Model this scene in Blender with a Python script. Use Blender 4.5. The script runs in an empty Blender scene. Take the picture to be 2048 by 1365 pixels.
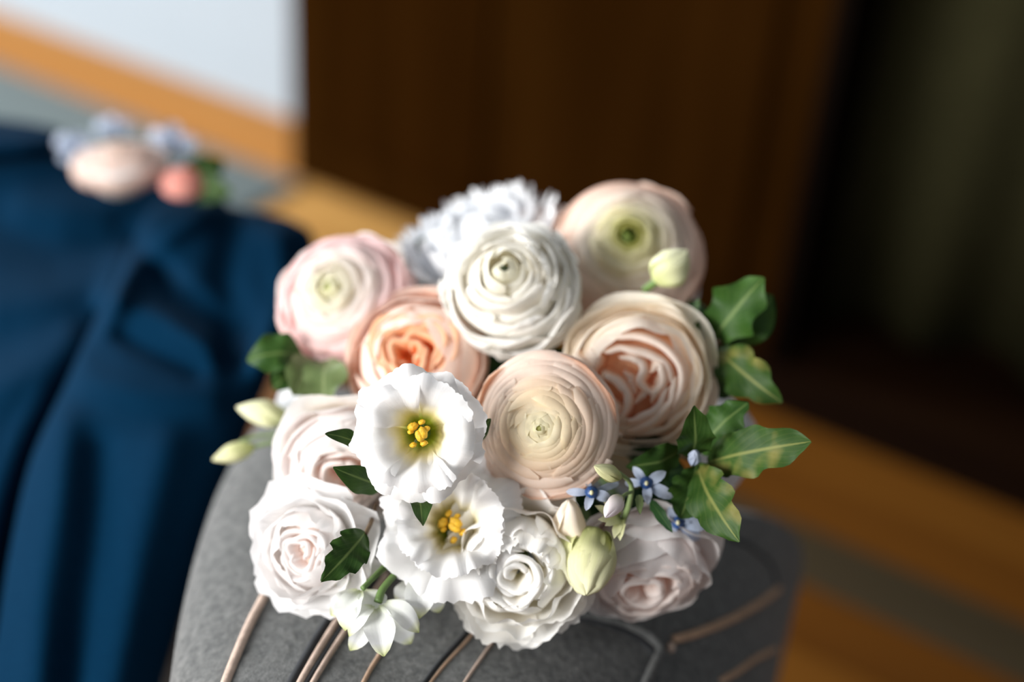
import bpy, math, random
import numpy as np
from mathutils import Vector, Matrix, noise
from mathutils.bvhtree import BVHTree

S = bpy.context.scene
COL = S.collection
rnd = random.Random(7)
rad = math.radians

# ------------------------------------------------------------------ camera
W, H, LENS = 2048.0, 1365.0, 50.0
F = W * LENS / 36.0
CAM = Vector((0, 0, 1.15))
PITCH, ROLL = rad(32.0), rad(4.6)
cam_rot = (Matrix.Rotation(math.pi / 2 - PITCH, 3, 'X') @ Matrix.Rotation(ROLL, 3, 'Z'))
cd = bpy.data.cameras.new('camera')
cam = bpy.data.objects.new('camera', cd)
COL.objects.link(cam)
cam.matrix_world = Matrix.Translation(CAM) @ cam_rot.to_4x4()
cd.lens = LENS
cd.sensor_width = 36.0
cd.clip_start = 0.02
cd.dof.use_dof = True
cd.dof.focus_distance = 0.70
cd.dof.aperture_fstop = 1.9
S.camera = cam
CX, CY, CZ = (cam_rot @ Vector(a) for a in ((1, 0, 0), (0, 1, 0), (0, 0, 1)))   # right, up, towards the camera


def ray(px, py):
    return cam_rot @ Vector(((px - W / 2) / F, -(py - H / 2) / F, -1.0))


def P(px, py, d):
    """the point seen at a pixel, d metres along the view axis"""
    return CAM + ray(px, py) * d


def on_z(px, py, z):
    r = ray(px, py)
    return CAM + r * ((z - CAM.z) / r.z)


def cam_vec(x, y, z):
    return (CX * x + CY * y + CZ * z).normalized()


# ------------------------------------------------------------------ room axes
WB1, WB2 = on_z(0, 112, 0), on_z(520, 312, 0)      # foot of the skirting on the white wall
D1 = (WB1 - WB2); D1.z = 0; D1.normalize()          # along the wall, away to the left
D2 = Vector((-D1.y, D1.x, 0))                       # into the wall
if D2.y < 0:
    D2 = -D2
UP = Vector((0, 0, 1))


def room(a, b, z=0.0):
    """a metres along the wall from WB2, b metres out of the wall into the room"""
    return WB2 + D1 * a - D2 * b + UP * z


def room_ab(p):
    q = p - WB2
    return q.dot(D1), -q.dot(D2)


# ------------------------------------------------------------------ world, light, exposure
S.view_settings.view_transform = 'Standard'
S.view_settings.look = 'None'
S.view_settings.gamma = 1.0
S.view_settings.use_curve_mapping = False
S.view_settings.exposure = 0.12
S.cycles.max_bounces = 16
S.cycles.diffuse_bounces = 8
S.cycles.transmission_bounces = 12
wd = bpy.data.worlds.new('world')
S.world = wd
wd.use_nodes = True
wd.node_tree.nodes['Background'].inputs[0].default_value = (0.93, 0.96, 1.0, 1)
wd.node_tree.nodes['Background'].inputs[1].default_value = 0.30


def area(name, loc, direction, sx, sy, power, color):
    l = bpy.data.lights.new(name, 'AREA')
    l.shape = 'RECTANGLE'
    l.size, l.size_y = sx, sy
    l.energy = power
    l.color = color
    o = bpy.data.objects.new(name, l)
    COL.objects.link(o)
    o.location = loc
    o.rotation_euler = Vector(direction).to_track_quat('-Z', 'Y').to_euler()
    return o


LEFT_A = 2.6            # the window wall on the far side stands this far along D1 from the door corner
FRONT_B = 4.7           # the wall behind the camera stands this far out from the white wall
WIN_L = (0.95, 1.3, 165.0)           # window on the far wall: place along it, width, power
WIN_F = (0.30, 2.2, 335.0)         # window on the wall behind the camera
area('window_light', room(LEFT_A + 0.02, WIN_L[0], 1.75), -D1 - UP * 0.12, WIN_L[1], 1.5, WIN_L[2], (0.95, 0.98, 1.0))
area('window_light', room(WIN_F[0], FRONT_B + 0.02, 1.85), D2 - UP * 0.15, WIN_F[1], 1.6, WIN_F[2], (1.0, 0.985, 0.96))


# ------------------------------------------------------------------ materials
def new_mat(name):
    m = bpy.data.materials.new(name)
    m.use_nodes = True
    nt = m.node_tree
    for n in list(nt.nodes):
        nt.nodes.remove(n)
    out = nt.nodes.new('ShaderNodeOutputMaterial')
    return m, nt, out


def ramp(nt, stops, fac):
    r = nt.nodes.new('ShaderNodeValToRGB')
    el = r.color_ramp.elements
    el[0].position, el[0].color = stops[0][0], (*stops[0][1], 1)
    el[1].position, el[1].color = stops[-1][0], (*stops[-1][1], 1)
    for p_, c_ in stops[1:-1]:
        e = el.new(p_)
        e.color = (*c_, 1)
    nt.links.new(fac, r.inputs[0])
    return r.outputs[0]


def mixc(nt, a, b, fac, mode='MIX'):
    n = nt.nodes.new('ShaderNodeMix')
    n.data_type = 'RGBA'
    n.blend_type = mode
    for s, v in ((6, a), (7, b)):
        if isinstance(v, tuple):
            n.inputs[s].default_value = (*v, 1)
        else:
            nt.links.new(v, n.inputs[s])
    if isinstance(fac, float):
        n.inputs[0].default_value = fac
    else:
        nt.links.new(fac, n.inputs[0])
    return n.outputs[2]


def tex_noise(nt, vec, scale, detail=3.0, rough=0.55):
    n = nt.nodes.new('ShaderNodeTexNoise')
    n.inputs['Scale'].default_value = scale
    n.inputs['Detail'].default_value = detail
    n.inputs['Roughness'].default_value = rough
    if vec is not None:
        nt.links.new(vec, n.inputs['Vector'])
    return n.outputs['Fac']


def mapping(nt, vec, scale):
    n = nt.nodes.new('ShaderNodeMapping')
    n.inputs['Scale'].default_value = scale
    nt.links.new(vec, n.inputs['Vector'])
    return n.outputs[0]


def uvz(nt):
    tc = nt.nodes.new('ShaderNodeTexCoord')
    sp = nt.nodes.new('ShaderNodeSeparateXYZ')
    nt.links.new(tc.outputs['UV'], sp.inputs[0])
    return tc, sp


def map_range(nt, v, a, b, c, d):
    n = nt.nodes.new('ShaderNodeMapRange')
    nt.links.new(v, n.inputs[0])
    for i, x in enumerate((a, b, c, d)):
        n.inputs[i + 1].default_value = x
    return n.outputs[0]


def petal_mat(name, stops, trans=0.32, rough=0.55, vary=0.06, tint=(1.0, 0.86, 0.78)):
    """petal coloured from its claw (0) to its rim (1), fine veins along it, light shining through"""
    m, nt, out = new_mat(name)
    tc, sp = uvz(nt)
    col = ramp(nt, stops, sp.outputs[1])
    oc = nt.nodes.new('ShaderNodeObjectInfo')
    col = mixc(nt, col, oc.outputs['Color'], 1.0, 'MULTIPLY')
    vein = tex_noise(nt, mapping(nt, tc.outputs['UV'], (38, 2.2, 1)), 1.0, 2.0)
    oi = nt.nodes.new('ShaderNodeObjectInfo')
    col = mixc(nt, col, mixc(nt, col, tint, 1.0, 'MULTIPLY'), map_range(nt, vein, 0.35, 0.75, 0.0, 0.32))
    col = mixc(nt, col, mixc(nt, col, tint, 1.0, 'MULTIPLY'), map_range(nt, oi.outputs['Random'], 0, 1, 0, vary * 5))
    bs = nt.nodes.new('ShaderNodeBsdfPrincipled')
    nt.links.new(col, bs.inputs['Base Color'])
    bs.inputs['Roughness'].default_value = rough
    bs.inputs['Specular IOR Level'].default_value = 0.25
    bs.inputs['Sheen Weight'].default_value = 0.08
    bp = nt.nodes.new('ShaderNodeBump')
    bp.inputs['Strength'].default_value = 0.12
    bp.inputs['Distance'].default_value = 0.001
    nt.links.new(vein, bp.inputs['Height'])
    nt.links.new(bp.outputs[0], bs.inputs['Normal'])
    tr = nt.nodes.new('ShaderNodeBsdfTranslucent')
    nt.links.new(col, tr.inputs['Color'])
    mx = nt.nodes.new('ShaderNodeMixShader')
    mx.inputs[0].default_value = trans
    nt.links.new(bs.outputs[0], mx.inputs[1])
    nt.links.new(tr.outputs[0], mx.inputs[2])
    nt.links.new(mx.outputs[0], out.inputs[0])
    return m


def leaf_mat(name, dark, light, rib, patch=None, rough=0.55, trans=0.15):
    m, nt, out = new_mat(name)
    tc, sp = uvz(nt)
    n1 = tex_noise(nt, tc.outputs['Object'], 60.0)
    col = mixc(nt, dark, light, map_range(nt, n1, 0.35, 0.7, 0, 1))
    if patch:
        n2 = tex_noise(nt, tc.outputs['Object'], 62.0, 1.5)
        col = mixc(nt, col, patch, map_range(nt, n2, 0.56, 0.70, 0, 0.75))
    # distance from the midrib
    ab = nt.nodes.new('ShaderNodeMath'); ab.operation = 'SUBTRACT'
    nt.links.new(sp.outputs[0], ab.inputs[0]); ab.inputs[1].default_value = 0.5
    a2 = nt.nodes.new('ShaderNodeMath'); a2.operation = 'ABSOLUTE'
    nt.links.new(ab.outputs[0], a2.inputs[0])
    ribf = map_range(nt, a2.outputs[0], 0.012, 0.05, 0.8, 0.0)
    col = mixc(nt, col, rib, ribf)
    wv = nt.nodes.new('ShaderNodeTexWave')
    wv.inputs['Scale'].default_value = 2.2
    wv.inputs['Distortion'].default_value = 1.5
    ad = nt.nodes.new('ShaderNodeCombineXYZ')
    sub = nt.nodes.new('ShaderNodeMath'); sub.operation = 'SUBTRACT'
    nt.links.new(sp.outputs[1], sub.inputs[0]); nt.links.new(a2.outputs[0], sub.inputs[1])
    nt.links.new(sub.outputs[0], ad.inputs[0])
    nt.links.new(ad.outputs[0], wv.inputs['Vector'])
    side = map_range(nt, wv.outputs['Fac'], 0.90, 1.0, 0.0, 0.10)
    col = mixc(nt, col, rib, side)
    bs = nt.nodes.new('ShaderNodeBsdfPrincipled')
    nt.links.new(col, bs.inputs['Base Color'])
    bs.inputs['Roughness'].default_value = rough
    bs.inputs['Specular IOR Level'].default_value = 0.22
    bp = nt.nodes.new('ShaderNodeBump')
    bp.inputs['Strength'].default_value = 0.05
    bp.inputs['Distance'].default_value = 0.001
    nt.links.new(wv.outputs['Fac'], bp.inputs['Height'])
    nt.links.new(bp.outputs[0], bs.inputs['Normal'])
    tr = nt.nodes.new('ShaderNodeBsdfTranslucent')
    nt.links.new(col, tr.inputs['Color'])
    mx = nt.nodes.new('ShaderNodeMixShader')
    mx.inputs[0].default_value = trans
    nt.links.new(bs.outputs[0], mx.inputs[1])
    nt.links.new(tr.outputs[0], mx.inputs[2])
    nt.links.new(mx.outputs[0], out.inputs[0])
    return m


def plain(name, c, rough=0.6, noise_amt=0.0, scale=40.0, c2=None, bump=0.0, spec=0.5, stretch=(1, 1, 1), sheen=0.0):
    m, nt, out = new_mat(name)
    bs = nt.nodes.new('ShaderNodeBsdfPrincipled')
    bs.inputs['Roughness'].default_value = rough
    bs.inputs['Specular IOR Level'].default_value = spec
    bs.inputs['Sheen Weight'].default_value = sheen
    tc = nt.nodes.new('ShaderNodeTexCoord')
    fac = tex_noise(nt, mapping(nt, tc.outputs['Object'], stretch), scale, 4.0, 0.6)
    c2 = c2 or tuple(x * (1 - noise_amt) for x in c)
    nt.links.new(mixc(nt, c2, c, map_range(nt, fac, 0.3, 0.7, 0, 1)), bs.inputs['Base Color'])
    if bump:
        bp = nt.nodes.new('ShaderNodeBump')
        bp.inputs['Strength'].default_value = bump
        bp.inputs['Distance'].default_value = 0.002
        nt.links.new(fac, bp.inputs['Height'])
        nt.links.new(bp.outputs[0], bs.inputs['Normal'])
    nt.links.new(bs.outputs[0], out.inputs[0])
    return m


def wood_mat(name, c1, c2, rough, axis, coat=0.0, spec=0.3):
    """grain running along the world direction `axis`"""
    m, nt, out = new_mat(name)
    tc = nt.nodes.new('ShaderNodeTexCoord')
    oi = nt.nodes.new('ShaderNodeObjectInfo')
    gm = nt.nodes.new('ShaderNodeNewGeometry')
    mp = nt.nodes.new('ShaderNodeMapping')
    ang = math.atan2(axis.y, axis.x)
    if abs(axis.z) > 0.5:
        mp.inputs['Scale'].default_value = (9, 9, 0.7)
    else:
        mp.vector_type = 'TEXTURE'
        mp.inputs['Rotation'].default_value = (0, 0, ang)
        mp.inputs['Scale'].default_value = (1.6, 0.11, 0.11)
    nt.links.new(gm.outputs['Position'], mp.inputs['Vector'])
    fac = tex_noise(nt, mp.outputs[0], 1.6, 5.0, 0.6)
    col = mixc(nt, c2, c1, map_range(nt, fac, 0.3, 0.7, 0, 1))
    col = mixc(nt, col, mixc(nt, col, (0.62, 0.55, 0.5), 1.0, 'MULTIPLY'), oi.outputs['Random'])
    bs = nt.nodes.new('ShaderNodeBsdfPrincipled')
    bs.inputs['Roughness'].default_value = rough
    bs.inputs['Coat Weight'].default_value = coat
    bs.inputs['Specular IOR Level'].default_value = spec
    bs.inputs['Coat Roughness'].default_value = 0.25
    nt.links.new(col, bs.inputs['Base Color'])
    nt.links.new(bs.outputs[0], out.inputs[0])
    return m


M = {}
M['wall'] = plain('white_paint', (0.34, 0.38, 0.42), 0.8, 0.03, 6)
M['skirting'] = wood_mat('skirting_wood', (0.42, 0.20, 0.055), (0.34, 0.15, 0.04), 0.4, D1)
M['floor'] = wood_mat('floor_wood', (0.27, 0.103, 0.013), (0.18, 0.063, 0.007), 0.42, D1, 0.15)
M['floor_lit'] = wood_mat('lit_floor_wood', (0.60, 0.33, 0.10), (0.48, 0.24, 0.06), 0.42, D1, 0.15)  # lit copy of the floor wood: stronger window light put into the colour
M['hall_shade_floor'] = wood_mat('hall_shade_wood', (0.020, 0.007, 0.0015), (0.012, 0.004, 0.001), 0.6, D1, spec=0.1)  # near-black boards: the unlit hall's shade put into the colour
M['floor_grey'] = wood_mat('grey_board_wood', (0.085, 0.062, 0.034), (0.06, 0.044, 0.022), 0.5, D1)  # one board toned greyer than the rest
M['sheen_rug'] = plain('grey_sheen_rug', (0.135, 0.165, 0.168), 0.95, 0.2, 300, bump=0.3, spec=0.1)  # grey-blue tone carries the window sheen of a glossy floor
M['wardrobe'] = wood_mat('dark_brown_wood', (0.024, 0.0088, 0.0014), (0.014, 0.0050, 0.0007), 0.7, UP, spec=0.0)
M['hall_shade'] = wood_mat('hall_shade_black', (0.006, 0.003, 0.001), (0.004, 0.002, 0.001), 0.8, UP, spec=0.03)  # darkness of the unlit hall put into the colour
M['curtain'] = plain('olive_curtain', (0.027, 0.025, 0.011), 0.9, 0.3, 60, bump=0.2, spec=0.02)
M['felt'] = plain('grey_felt', (0.158, 0.16, 0.157), 0.95, 0.0, 190, c2=(0.072, 0.075, 0.076), bump=0.5, spec=0.1, sheen=0.15)
M['piping'] = plain('beige_piping', (0.60, 0.46, 0.38), 0.7, 0.3, 200, bump=0.3, spec=0.2)
M['tan'] = plain('tan_leather', (0.56, 0.37, 0.25), 0.6, 0.3, 120, bump=0.2)
M['seam'] = plain('dark_seam', (0.03, 0.032, 0.036), 0.95, 0.2, 200)
M['navy'] = plain('navy_wool', (0.0008, 0.021, 0.052), 0.95, 0.0, 420, c2=(0.0005, 0.014, 0.037), bump=0.25, spec=0.04)
M['navy_dark'] = plain('navy_lining', (0.004, 0.012, 0.035), 0.9, 0.2, 100, spec=0.1)
M['core_pale'] = plain('pale_flower_heart', (0.85, 0.70, 0.62), 0.6, 0.1, 90)
M['core_apricot'] = plain('apricot_flower_heart', (0.84, 0.50, 0.30), 0.6, 0.2, 90)
M['core_orange'] = plain('orange_flower_heart', (0.80, 0.25, 0.05), 0.6, 0.2, 90)
M['stem'] = plain('green_stem', (0.13, 0.22, 0.06), 0.5, 0.3, 80)
M['stem_pale'] = plain('pale_green_stem', (0.22, 0.30, 0.12), 0.5, 0.3, 80)
M['stem_brown'] = plain('brown_twig', (0.16, 0.10, 0.05), 0.7, 0.4, 90)
M['anther'] = plain('yellow_anther', (0.88, 0.50, 0.02), 0.6, 0.35, 400, bump=0.4)
M['eye'] = plain('green_eye', (0.17, 0.24, 0.03), 0.6, 0.5, 300)
M['eye_dark'] = plain('dark_green_eye', (0.03, 0.05, 0.01), 0.6, 0.5, 300)
M['ribbon'] = plain('cream_ribbon', (0.75, 0.70, 0.62), 0.5, 0.05, 30)
M['window_white'] = plain('white_window_paint', (0.8, 0.8, 0.8), 0.5, 0.02, 8)

M['p_ran'] = petal_mat('ranunculus_petal', [(0, (0.97, 0.84, 0.74)), (0.5, (0.98, 0.91, 0.86)), (0.85, (1, 0.97, 0.95)), (1, (1, 1, 1))], trans=0.45, tint=(1.0, 0.95, 0.92), vary=0.05)
M['p_ran_white'] = petal_mat('white_ranunculus_petal', [(0, (0.98, 0.97, 0.92)), (0.5, (1, 0.99, 0.97)), (1, (1, 1, 1))], trans=0.45, tint=(0.99, 0.985, 0.97), vary=0.04)
M['eye_pale'] = plain('pale_green_eye', (0.62, 0.66, 0.28), 0.6, 0.2, 300)
M['p_peach'] = petal_mat('peach_ranunculus_petal', [(0, (0.74, 0.66, 0.34)), (0.45, (0.90, 0.62, 0.36)), (0.78, (0.92, 0.70, 0.52)), (1, (0.93, 0.76, 0.64))], tint=(1.0, 0.84, 0.74))
M['p_peach_in'] = petal_mat('cream_ranunculus_petal', [(0, (0.55, 0.60, 0.16)), (0.6, (0.86, 0.80, 0.46)), (0.9, (0.90, 0.84, 0.62)), (1, (0.88, 0.84, 0.55))], tint=(0.96, 0.92, 0.6))
M['p_blush'] = petal_mat('blush_ranunculus_petal', [(0, (0.84, 0.62, 0.50)), (0.55, (0.88, 0.62, 0.49)), (0.85, (0.88, 0.72, 0.62)), (1, (0.90, 0.82, 0.75))], tint=(1.0, 0.87, 0.80))
M['p_blush_in'] = petal_mat('green_cream_ranunculus_petal', [(0, (0.50, 0.55, 0.14)), (0.6, (0.76, 0.72, 0.38)), (1, (0.90, 0.87, 0.72))], tint=(0.95, 0.93, 0.7))
M['p_pink'] = petal_mat('pink_ranunculus_petal', [(0, (0.86, 0.42, 0.44)), (0.6, (0.90, 0.58, 0.58)), (0.85, (0.93, 0.76, 0.77)), (1, (0.95, 0.88, 0.89))], tint=(1.0, 0.82, 0.84))
M['p_pink_in'] = petal_mat('pale_ranunculus_petal', [(0, (0.70, 0.72, 0.35)), (0.5, (0.88, 0.85, 0.72)), (1, (0.93, 0.91, 0.91))], tint=(1, 0.95, 0.93))
M['p_white'] = petal_mat('white_petal', [(0, (0.80, 0.78, 0.52)), (0.4, (0.92, 0.88, 0.78)), (0.7, (0.95, 0.94, 0.91)), (1, (0.96, 0.96, 0.95))], tint=(1, 0.965, 0.92))
M['p_cool'] = petal_mat('cool_white_petal', [(0, (0.82, 0.84, 0.76)), (0.4, (0.86, 0.87, 0.89)), (1, (0.87, 0.88, 0.90))], tint=(0.97, 0.97, 0.98))
M['p_lis'] = petal_mat('lisianthus_petal', [(0, (0.14, 0.22, 0.01)), (0.16, (0.36, 0.42, 0.02)), (0.27, (0.82, 0.74, 0.30)), (0.40, (0.93, 0.88, 0.70)), (0.54, (0.87, 0.865, 0.85)), (1, (0.88, 0.88, 0.89))], tint=(0.985, 0.97, 0.96))
M['p_rose'] = petal_mat('cream_rose_petal', [(0, (0.91, 0.72, 0.52)), (0.5, (0.94, 0.84, 0.70)), (0.85, (0.95, 0.91, 0.82)), (1, (0.96, 0.93, 0.86))], trans=0.46, tint=(1.0, 0.92, 0.86))
M['p_rose_in'] = petal_mat('apricot_rose_petal', [(0, (0.88, 0.50, 0.28)), (0.5, (0.93, 0.71, 0.54)), (0.85, (0.95, 0.86, 0.77)), (1, (0.96, 0.92, 0.87))], trans=0.46, tint=(1.0, 0.90, 0.82))
M['p_pure'] = petal_mat('pure_white_petal', [(0, (0.90, 0.87, 0.84)), (0.5, (0.91, 0.90, 0.89)), (1, (0.91, 0.91, 0.915))], trans=0.42, tint=(1.0, 0.97, 0.955))
M['p_whitepink'] = petal_mat('white_pink_petal', [(0, (0.93, 0.80, 0.76)), (0.5, (0.93, 0.88, 0.86)), (1, (0.92, 0.91, 0.91))], trans=0.4, tint=(1.0, 0.94, 0.92))
M['p_orange'] = petal_mat('orange_rose_petal', [(0, (0.86, 0.28, 0.05)), (0.55, (0.92, 0.42, 0.17)), (0.9, (0.94, 0.58, 0.36)), (1, (0.93, 0.66, 0.48))], tint=(1.0, 0.84, 0.70))
M['p_orange_out'] = petal_mat('pale_apricot_petal', [(0, (0.90, 0.60, 0.44)), (0.6, (0.93, 0.73, 0.61)), (1, (0.94, 0.82, 0.75))], tint=(1.0, 0.86, 0.78))
M['p_palepink'] = petal_mat('pale_pink_petal', [(0, (0.92, 0.60, 0.48)), (0.5, (0.94, 0.80, 0.73)), (1, (0.95, 0.91, 0.89))], tint=(1.0, 0.90, 0.86))
M['p_blue'] = petal_mat('pale_blue_petal', [(0, (0.20, 0.27, 0.40)), (0.35, (0.38, 0.44, 0.56)), (1, (0.47, 0.52, 0.62))], tint=(0.9, 0.92, 1.0))
M['blue_eye'] = plain('deep_blue_eye', (0.02, 0.07, 0.22), 0.35, 0.4, 200)
M['p_delph'] = petal_mat('delphinium_petal', [(0, (0.62, 0.68, 0.36)), (0.25, (0.88, 0.90, 0.84)), (0.8, (0.93, 0.94, 0.96)), (0.93, (0.78, 0.80, 0.55)), (1, (0.50, 0.55, 0.20))], tint=(0.95, 0.97, 0.90))
M['p_bud'] = petal_mat('green_bud_petal', [(0, (0.44, 0.48, 0.17)), (0.5, (0.70, 0.69, 0.40)), (1, (0.82, 0.80, 0.56))], trans=0.2, tint=(0.85, 0.92, 0.6))
M['p_budpale'] = petal_mat('pale_bud_petal', [(0, (0.52, 0.56, 0.25)), (0.4, (0.78, 0.78, 0.50)), (1, (0.88, 0.87, 0.66))], trans=0.2, tint=(0.9, 0.94, 0.7))
M['p_budcream'] = petal_mat('cream_bud_petal', [(0, (0.84, 0.76, 0.55)), (0.5, (0.92, 0.82, 0.68)), (1, (0.94, 0.88, 0.78))], tint=(1.0, 0.92, 0.82))
M['p_budwhite'] = petal_mat('lilac_white_bud_petal', [(0, (0.42, 0.48, 0.18)), (0.3, (0.80, 0.76, 0.74)), (1, (0.88, 0.82, 0.86))], tint=(0.95, 0.9, 0.9))
M['p_coral'] = petal_mat('coral_petal', [(0, (0.70, 0.22, 0.18)), (0.6, (0.85, 0.40, 0.34)), (1, (0.90, 0.56, 0.48))], tint=(1.0, 0.84, 0.8))
M['leaf'] = leaf_mat('green_leaf', (0.015, 0.044, 0.006), (0.034, 0.082, 0.012), (0.13, 0.19, 0.055))
M['leaf_bright'] = leaf_mat('bright_green_leaf', (0.021, 0.064, 0.009), (0.044, 0.108, 0.016), (0.14, 0.21, 0.06))
M['leaf_var'] = leaf_mat('variegated_leaf', (0.020, 0.056, 0.008), (0.042, 0.092, 0.014), (0.20, 0.22, 0.06), patch=(0.20, 0.18, 0.045))
M['leaf_dark'] = leaf_mat('dark_leaf', (0.010, 0.040, 0.012), (0.022, 0.070, 0.016), (0.07, 0.13, 0.04))
M['leaf_grey'] = leaf_mat('grey_green_leaf', (0.10, 0.145, 0.05), (0.15, 0.20, 0.08), (0.22, 0.27, 0.12), rough=0.5)


# ------------------------------------------------------------------ object helpers
WL = {}


def empty(name, loc, label=None, cat=None, group=None):
    o = bpy.data.objects.new(name, None)
    COL.objects.link(o)
    o.empty_display_size = 0.02
    o.location = loc
    WL[o] = Vector(loc)
    if label:
        o['label'] = label
    if cat:
        o['category'] = cat
    if group:
        o['group'] = group
    return o


def mesh(name, verts, faces, m, parent=None, origin=None, uv=None, smooth=True, label=None, cat=None, kind=None, solid=0.0):
    """one mesh object; verts are world positions"""
    verts = np.asarray(verts, dtype=float)
    org = np.array(origin if origin is not None else verts.mean(axis=0))
    me = bpy.data.meshes.new(name)
    me.from_pydata((verts - org).tolist(), [], faces)
    if uv is not None:
        ul = me.uv_layers.new(name='UVMap')
        li = np.empty(len(me.loops), dtype=np.int32)
        me.loops.foreach_get('vertex_index', li)
        ul.data.foreach_set('uv', np.asarray(uv, dtype=np.float32)[li].ravel())
    me.polygons.foreach_set('use_smooth', [smooth] * len(me.polygons))
    me.materials.append(m)
    me.update()
    o = bpy.data.objects.new(name, me)
    COL.objects.link(o)
    WL[o] = Vector(org)
    if parent is not None:
        o.parent = parent
        o.location = WL[o] - WL[parent]
    else:
        o.location = org
    if label:
        o['label'] = label
    if cat:
        o['category'] = cat
    if kind:
        o['kind'] = kind
    if solid:
        md = o.modifiers.new('thickness', 'SOLIDIFY')
        md.thickness = solid
    return o


def grid_faces(nu, nv, wrap=False):
    f = []
    for j in range(nv - 1):
        for i in range(nu - (0 if wrap else 1)):
            i2 = (i + 1) % nu
            f.append((j * nu + i, j * nu + i2, (j + 1) * nu + i2, (j + 1) * nu + i))
    return f


def spline(pts, n):
    """Catmull-Rom through the points, n samples"""
    p = np.asarray(pts, dtype=float)
    p = np.vstack([2 * p[0] - p[1], p, 2 * p[-1] - p[-2]])
    m = len(p) - 3
    out = []
    for k in range(n):
        s = k / (n - 1) * m
        i = min(int(s), m - 1)
        t = s - i
        a, b, c, d = p[i], p[i + 1], p[i + 2], p[i + 3]
        out.append(0.5 * ((2 * b) + (c - a) * t + (2 * a - 5 * b + 4 * c - d) * t * t + (3 * b - a - 3 * c + d) * t ** 3))
    return np.array(out)


def tube_data(pts, radii, n=8):
    pts = np.asarray(pts, dtype=float)
    k = len(pts)
    tan = np.gradient(pts, axis=0)
    tan /= np.linalg.norm(tan, axis=1)[:, None] + 1e-12
    ref = np.array([0.31, 0.17, 0.93])
    if abs(tan[0] @ ref) > 0.9:
        ref = np.array([0.93, 0.2, 0.1])
    a = ref - tan[0] * (ref @ tan[0])
    vs = []
    for i in range(k):
        a = a - tan[i] * (a @ tan[i])
        a /= np.linalg.norm(a)
        b = np.cross(tan[i], a)
        for q in range(n):
            th = 2 * math.pi * q / n
            vs.append(pts[i] + radii[i] * (math.cos(th) * a + math.sin(th) * b))
    f = grid_faces(n, k, True)
    f.append(tuple(reversed(range(n))))
    f.append(tuple((k - 1) * n + q for q in range(n)))
    return vs, f


def tube(name, pts, radii, m, parent=None, n=8, **kw):
    if not hasattr(radii, '__len__'):
        radii = [radii] * len(pts)
    v, f = tube_data(pts, radii, n)
    return mesh(name, v, f, m, parent, **kw)


def blob(name, c, axes, m, parent, nu=12, nv=8, bump=0.0, seed=0, **kw):
    """ellipsoid with the three half-axis vectors `axes`"""
    vs = []
    for j in range(nv + 1):
        ph = math.pi * j / nv
        for i in range(nu):
            th = 2 * math.pi * i / nu
            d = Vector((math.sin(ph) * math.cos(th), math.sin(ph) * math.sin(th), math.cos(ph)))
            k = 1 + bump * noise.noise(d * 2.5 + Vector((seed, seed * .3, 0)))
            vs.append(c + (axes[0] * d.x + axes[1] * d.y + axes[2] * d.z) * k)
    return mesh(name, vs, grid_faces(nu, nv + 1, True), m, parent, **kw)


def box_data(o, ex, ey, ez):
    v = [o + ex * a + ey * b + ez * c for c in (0, 1) for b in (0, 1) for a in (0, 1)]
    f = [(0, 2, 3, 1), (4, 5, 7, 6), (0, 1, 5, 4), (2, 6, 7, 3), (0, 4, 6, 2), (1, 3, 7, 5)]
    return v, f


def box(name, o, ex, ey, ez, m, parent=None, bevel=0.0, **kw):
    v, f = box_data(o, ex, ey, ez)
    b = mesh(name, v, f, m, parent, smooth=False, **kw)
    if bevel:
        md = b.modifiers.new('edge', 'BEVEL')
        md.width = bevel
        md.segments = 3
    return b


def boxes(name, lst, m, parent=None, **kw):
    vs, fs = [], []
    for o, ex, ey, ez in lst:
        v, f = box_data(o, ex, ey, ez)
        n = len(vs)
        vs += v
        fs += [tuple(i + n for i in q) for q in f]
    return mesh(name, vs, fs, m, parent, smooth=False, **kw)


# ------------------------------------------------------------------ the room
# floor: boards running along the wall, each a part
A0, A1 = -5.2, LEFT_A
B1 = FRONT_B
DOOR_A = room_ab(on_z(592, 352, 0))[0]              # the door leaf's far edge
DOOR_E = room_ab(on_z(1490, 765, 0))[0]             # its near edge: beyond it the wall is open to a dark hall
floor = boxes('floor', [(room(A0, 0, -0.06), D1 * (A1 - A0), -D2 * B1, UP * 0.045)], M['floor'], kind='structure')
BW = 0.105
ga, gb = room_ab(on_z(1780, 1185, 0))
b_off = (gb - BW / 2) % BW                          # a joint falls so that the grey board lies where it shows
kgrey = int(round((gb - BW / 2 - b_off) / BW)) + 1
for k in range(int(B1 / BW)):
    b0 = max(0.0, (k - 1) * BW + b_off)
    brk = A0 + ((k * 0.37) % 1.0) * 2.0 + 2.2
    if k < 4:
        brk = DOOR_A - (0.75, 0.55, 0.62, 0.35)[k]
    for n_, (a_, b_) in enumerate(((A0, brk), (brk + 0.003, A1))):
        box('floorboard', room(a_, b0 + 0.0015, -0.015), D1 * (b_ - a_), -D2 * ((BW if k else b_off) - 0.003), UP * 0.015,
            M['floor_grey'] if k == kgrey else (M['floor_lit'] if k < 4 and n_ else (M['hall_shade_floor'] if k < 2 else M['floor'])), floor)  # paler boards carry painted light by the wall, near-black ones painted shade
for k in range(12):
    box('floorboard', room(A0, -1.265 + k * BW, -0.015), D1 * (DOOR_E - A0), -D2 * (BW - 0.003), UP * 0.015, M['hall_shade_floor'], floor)

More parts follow.
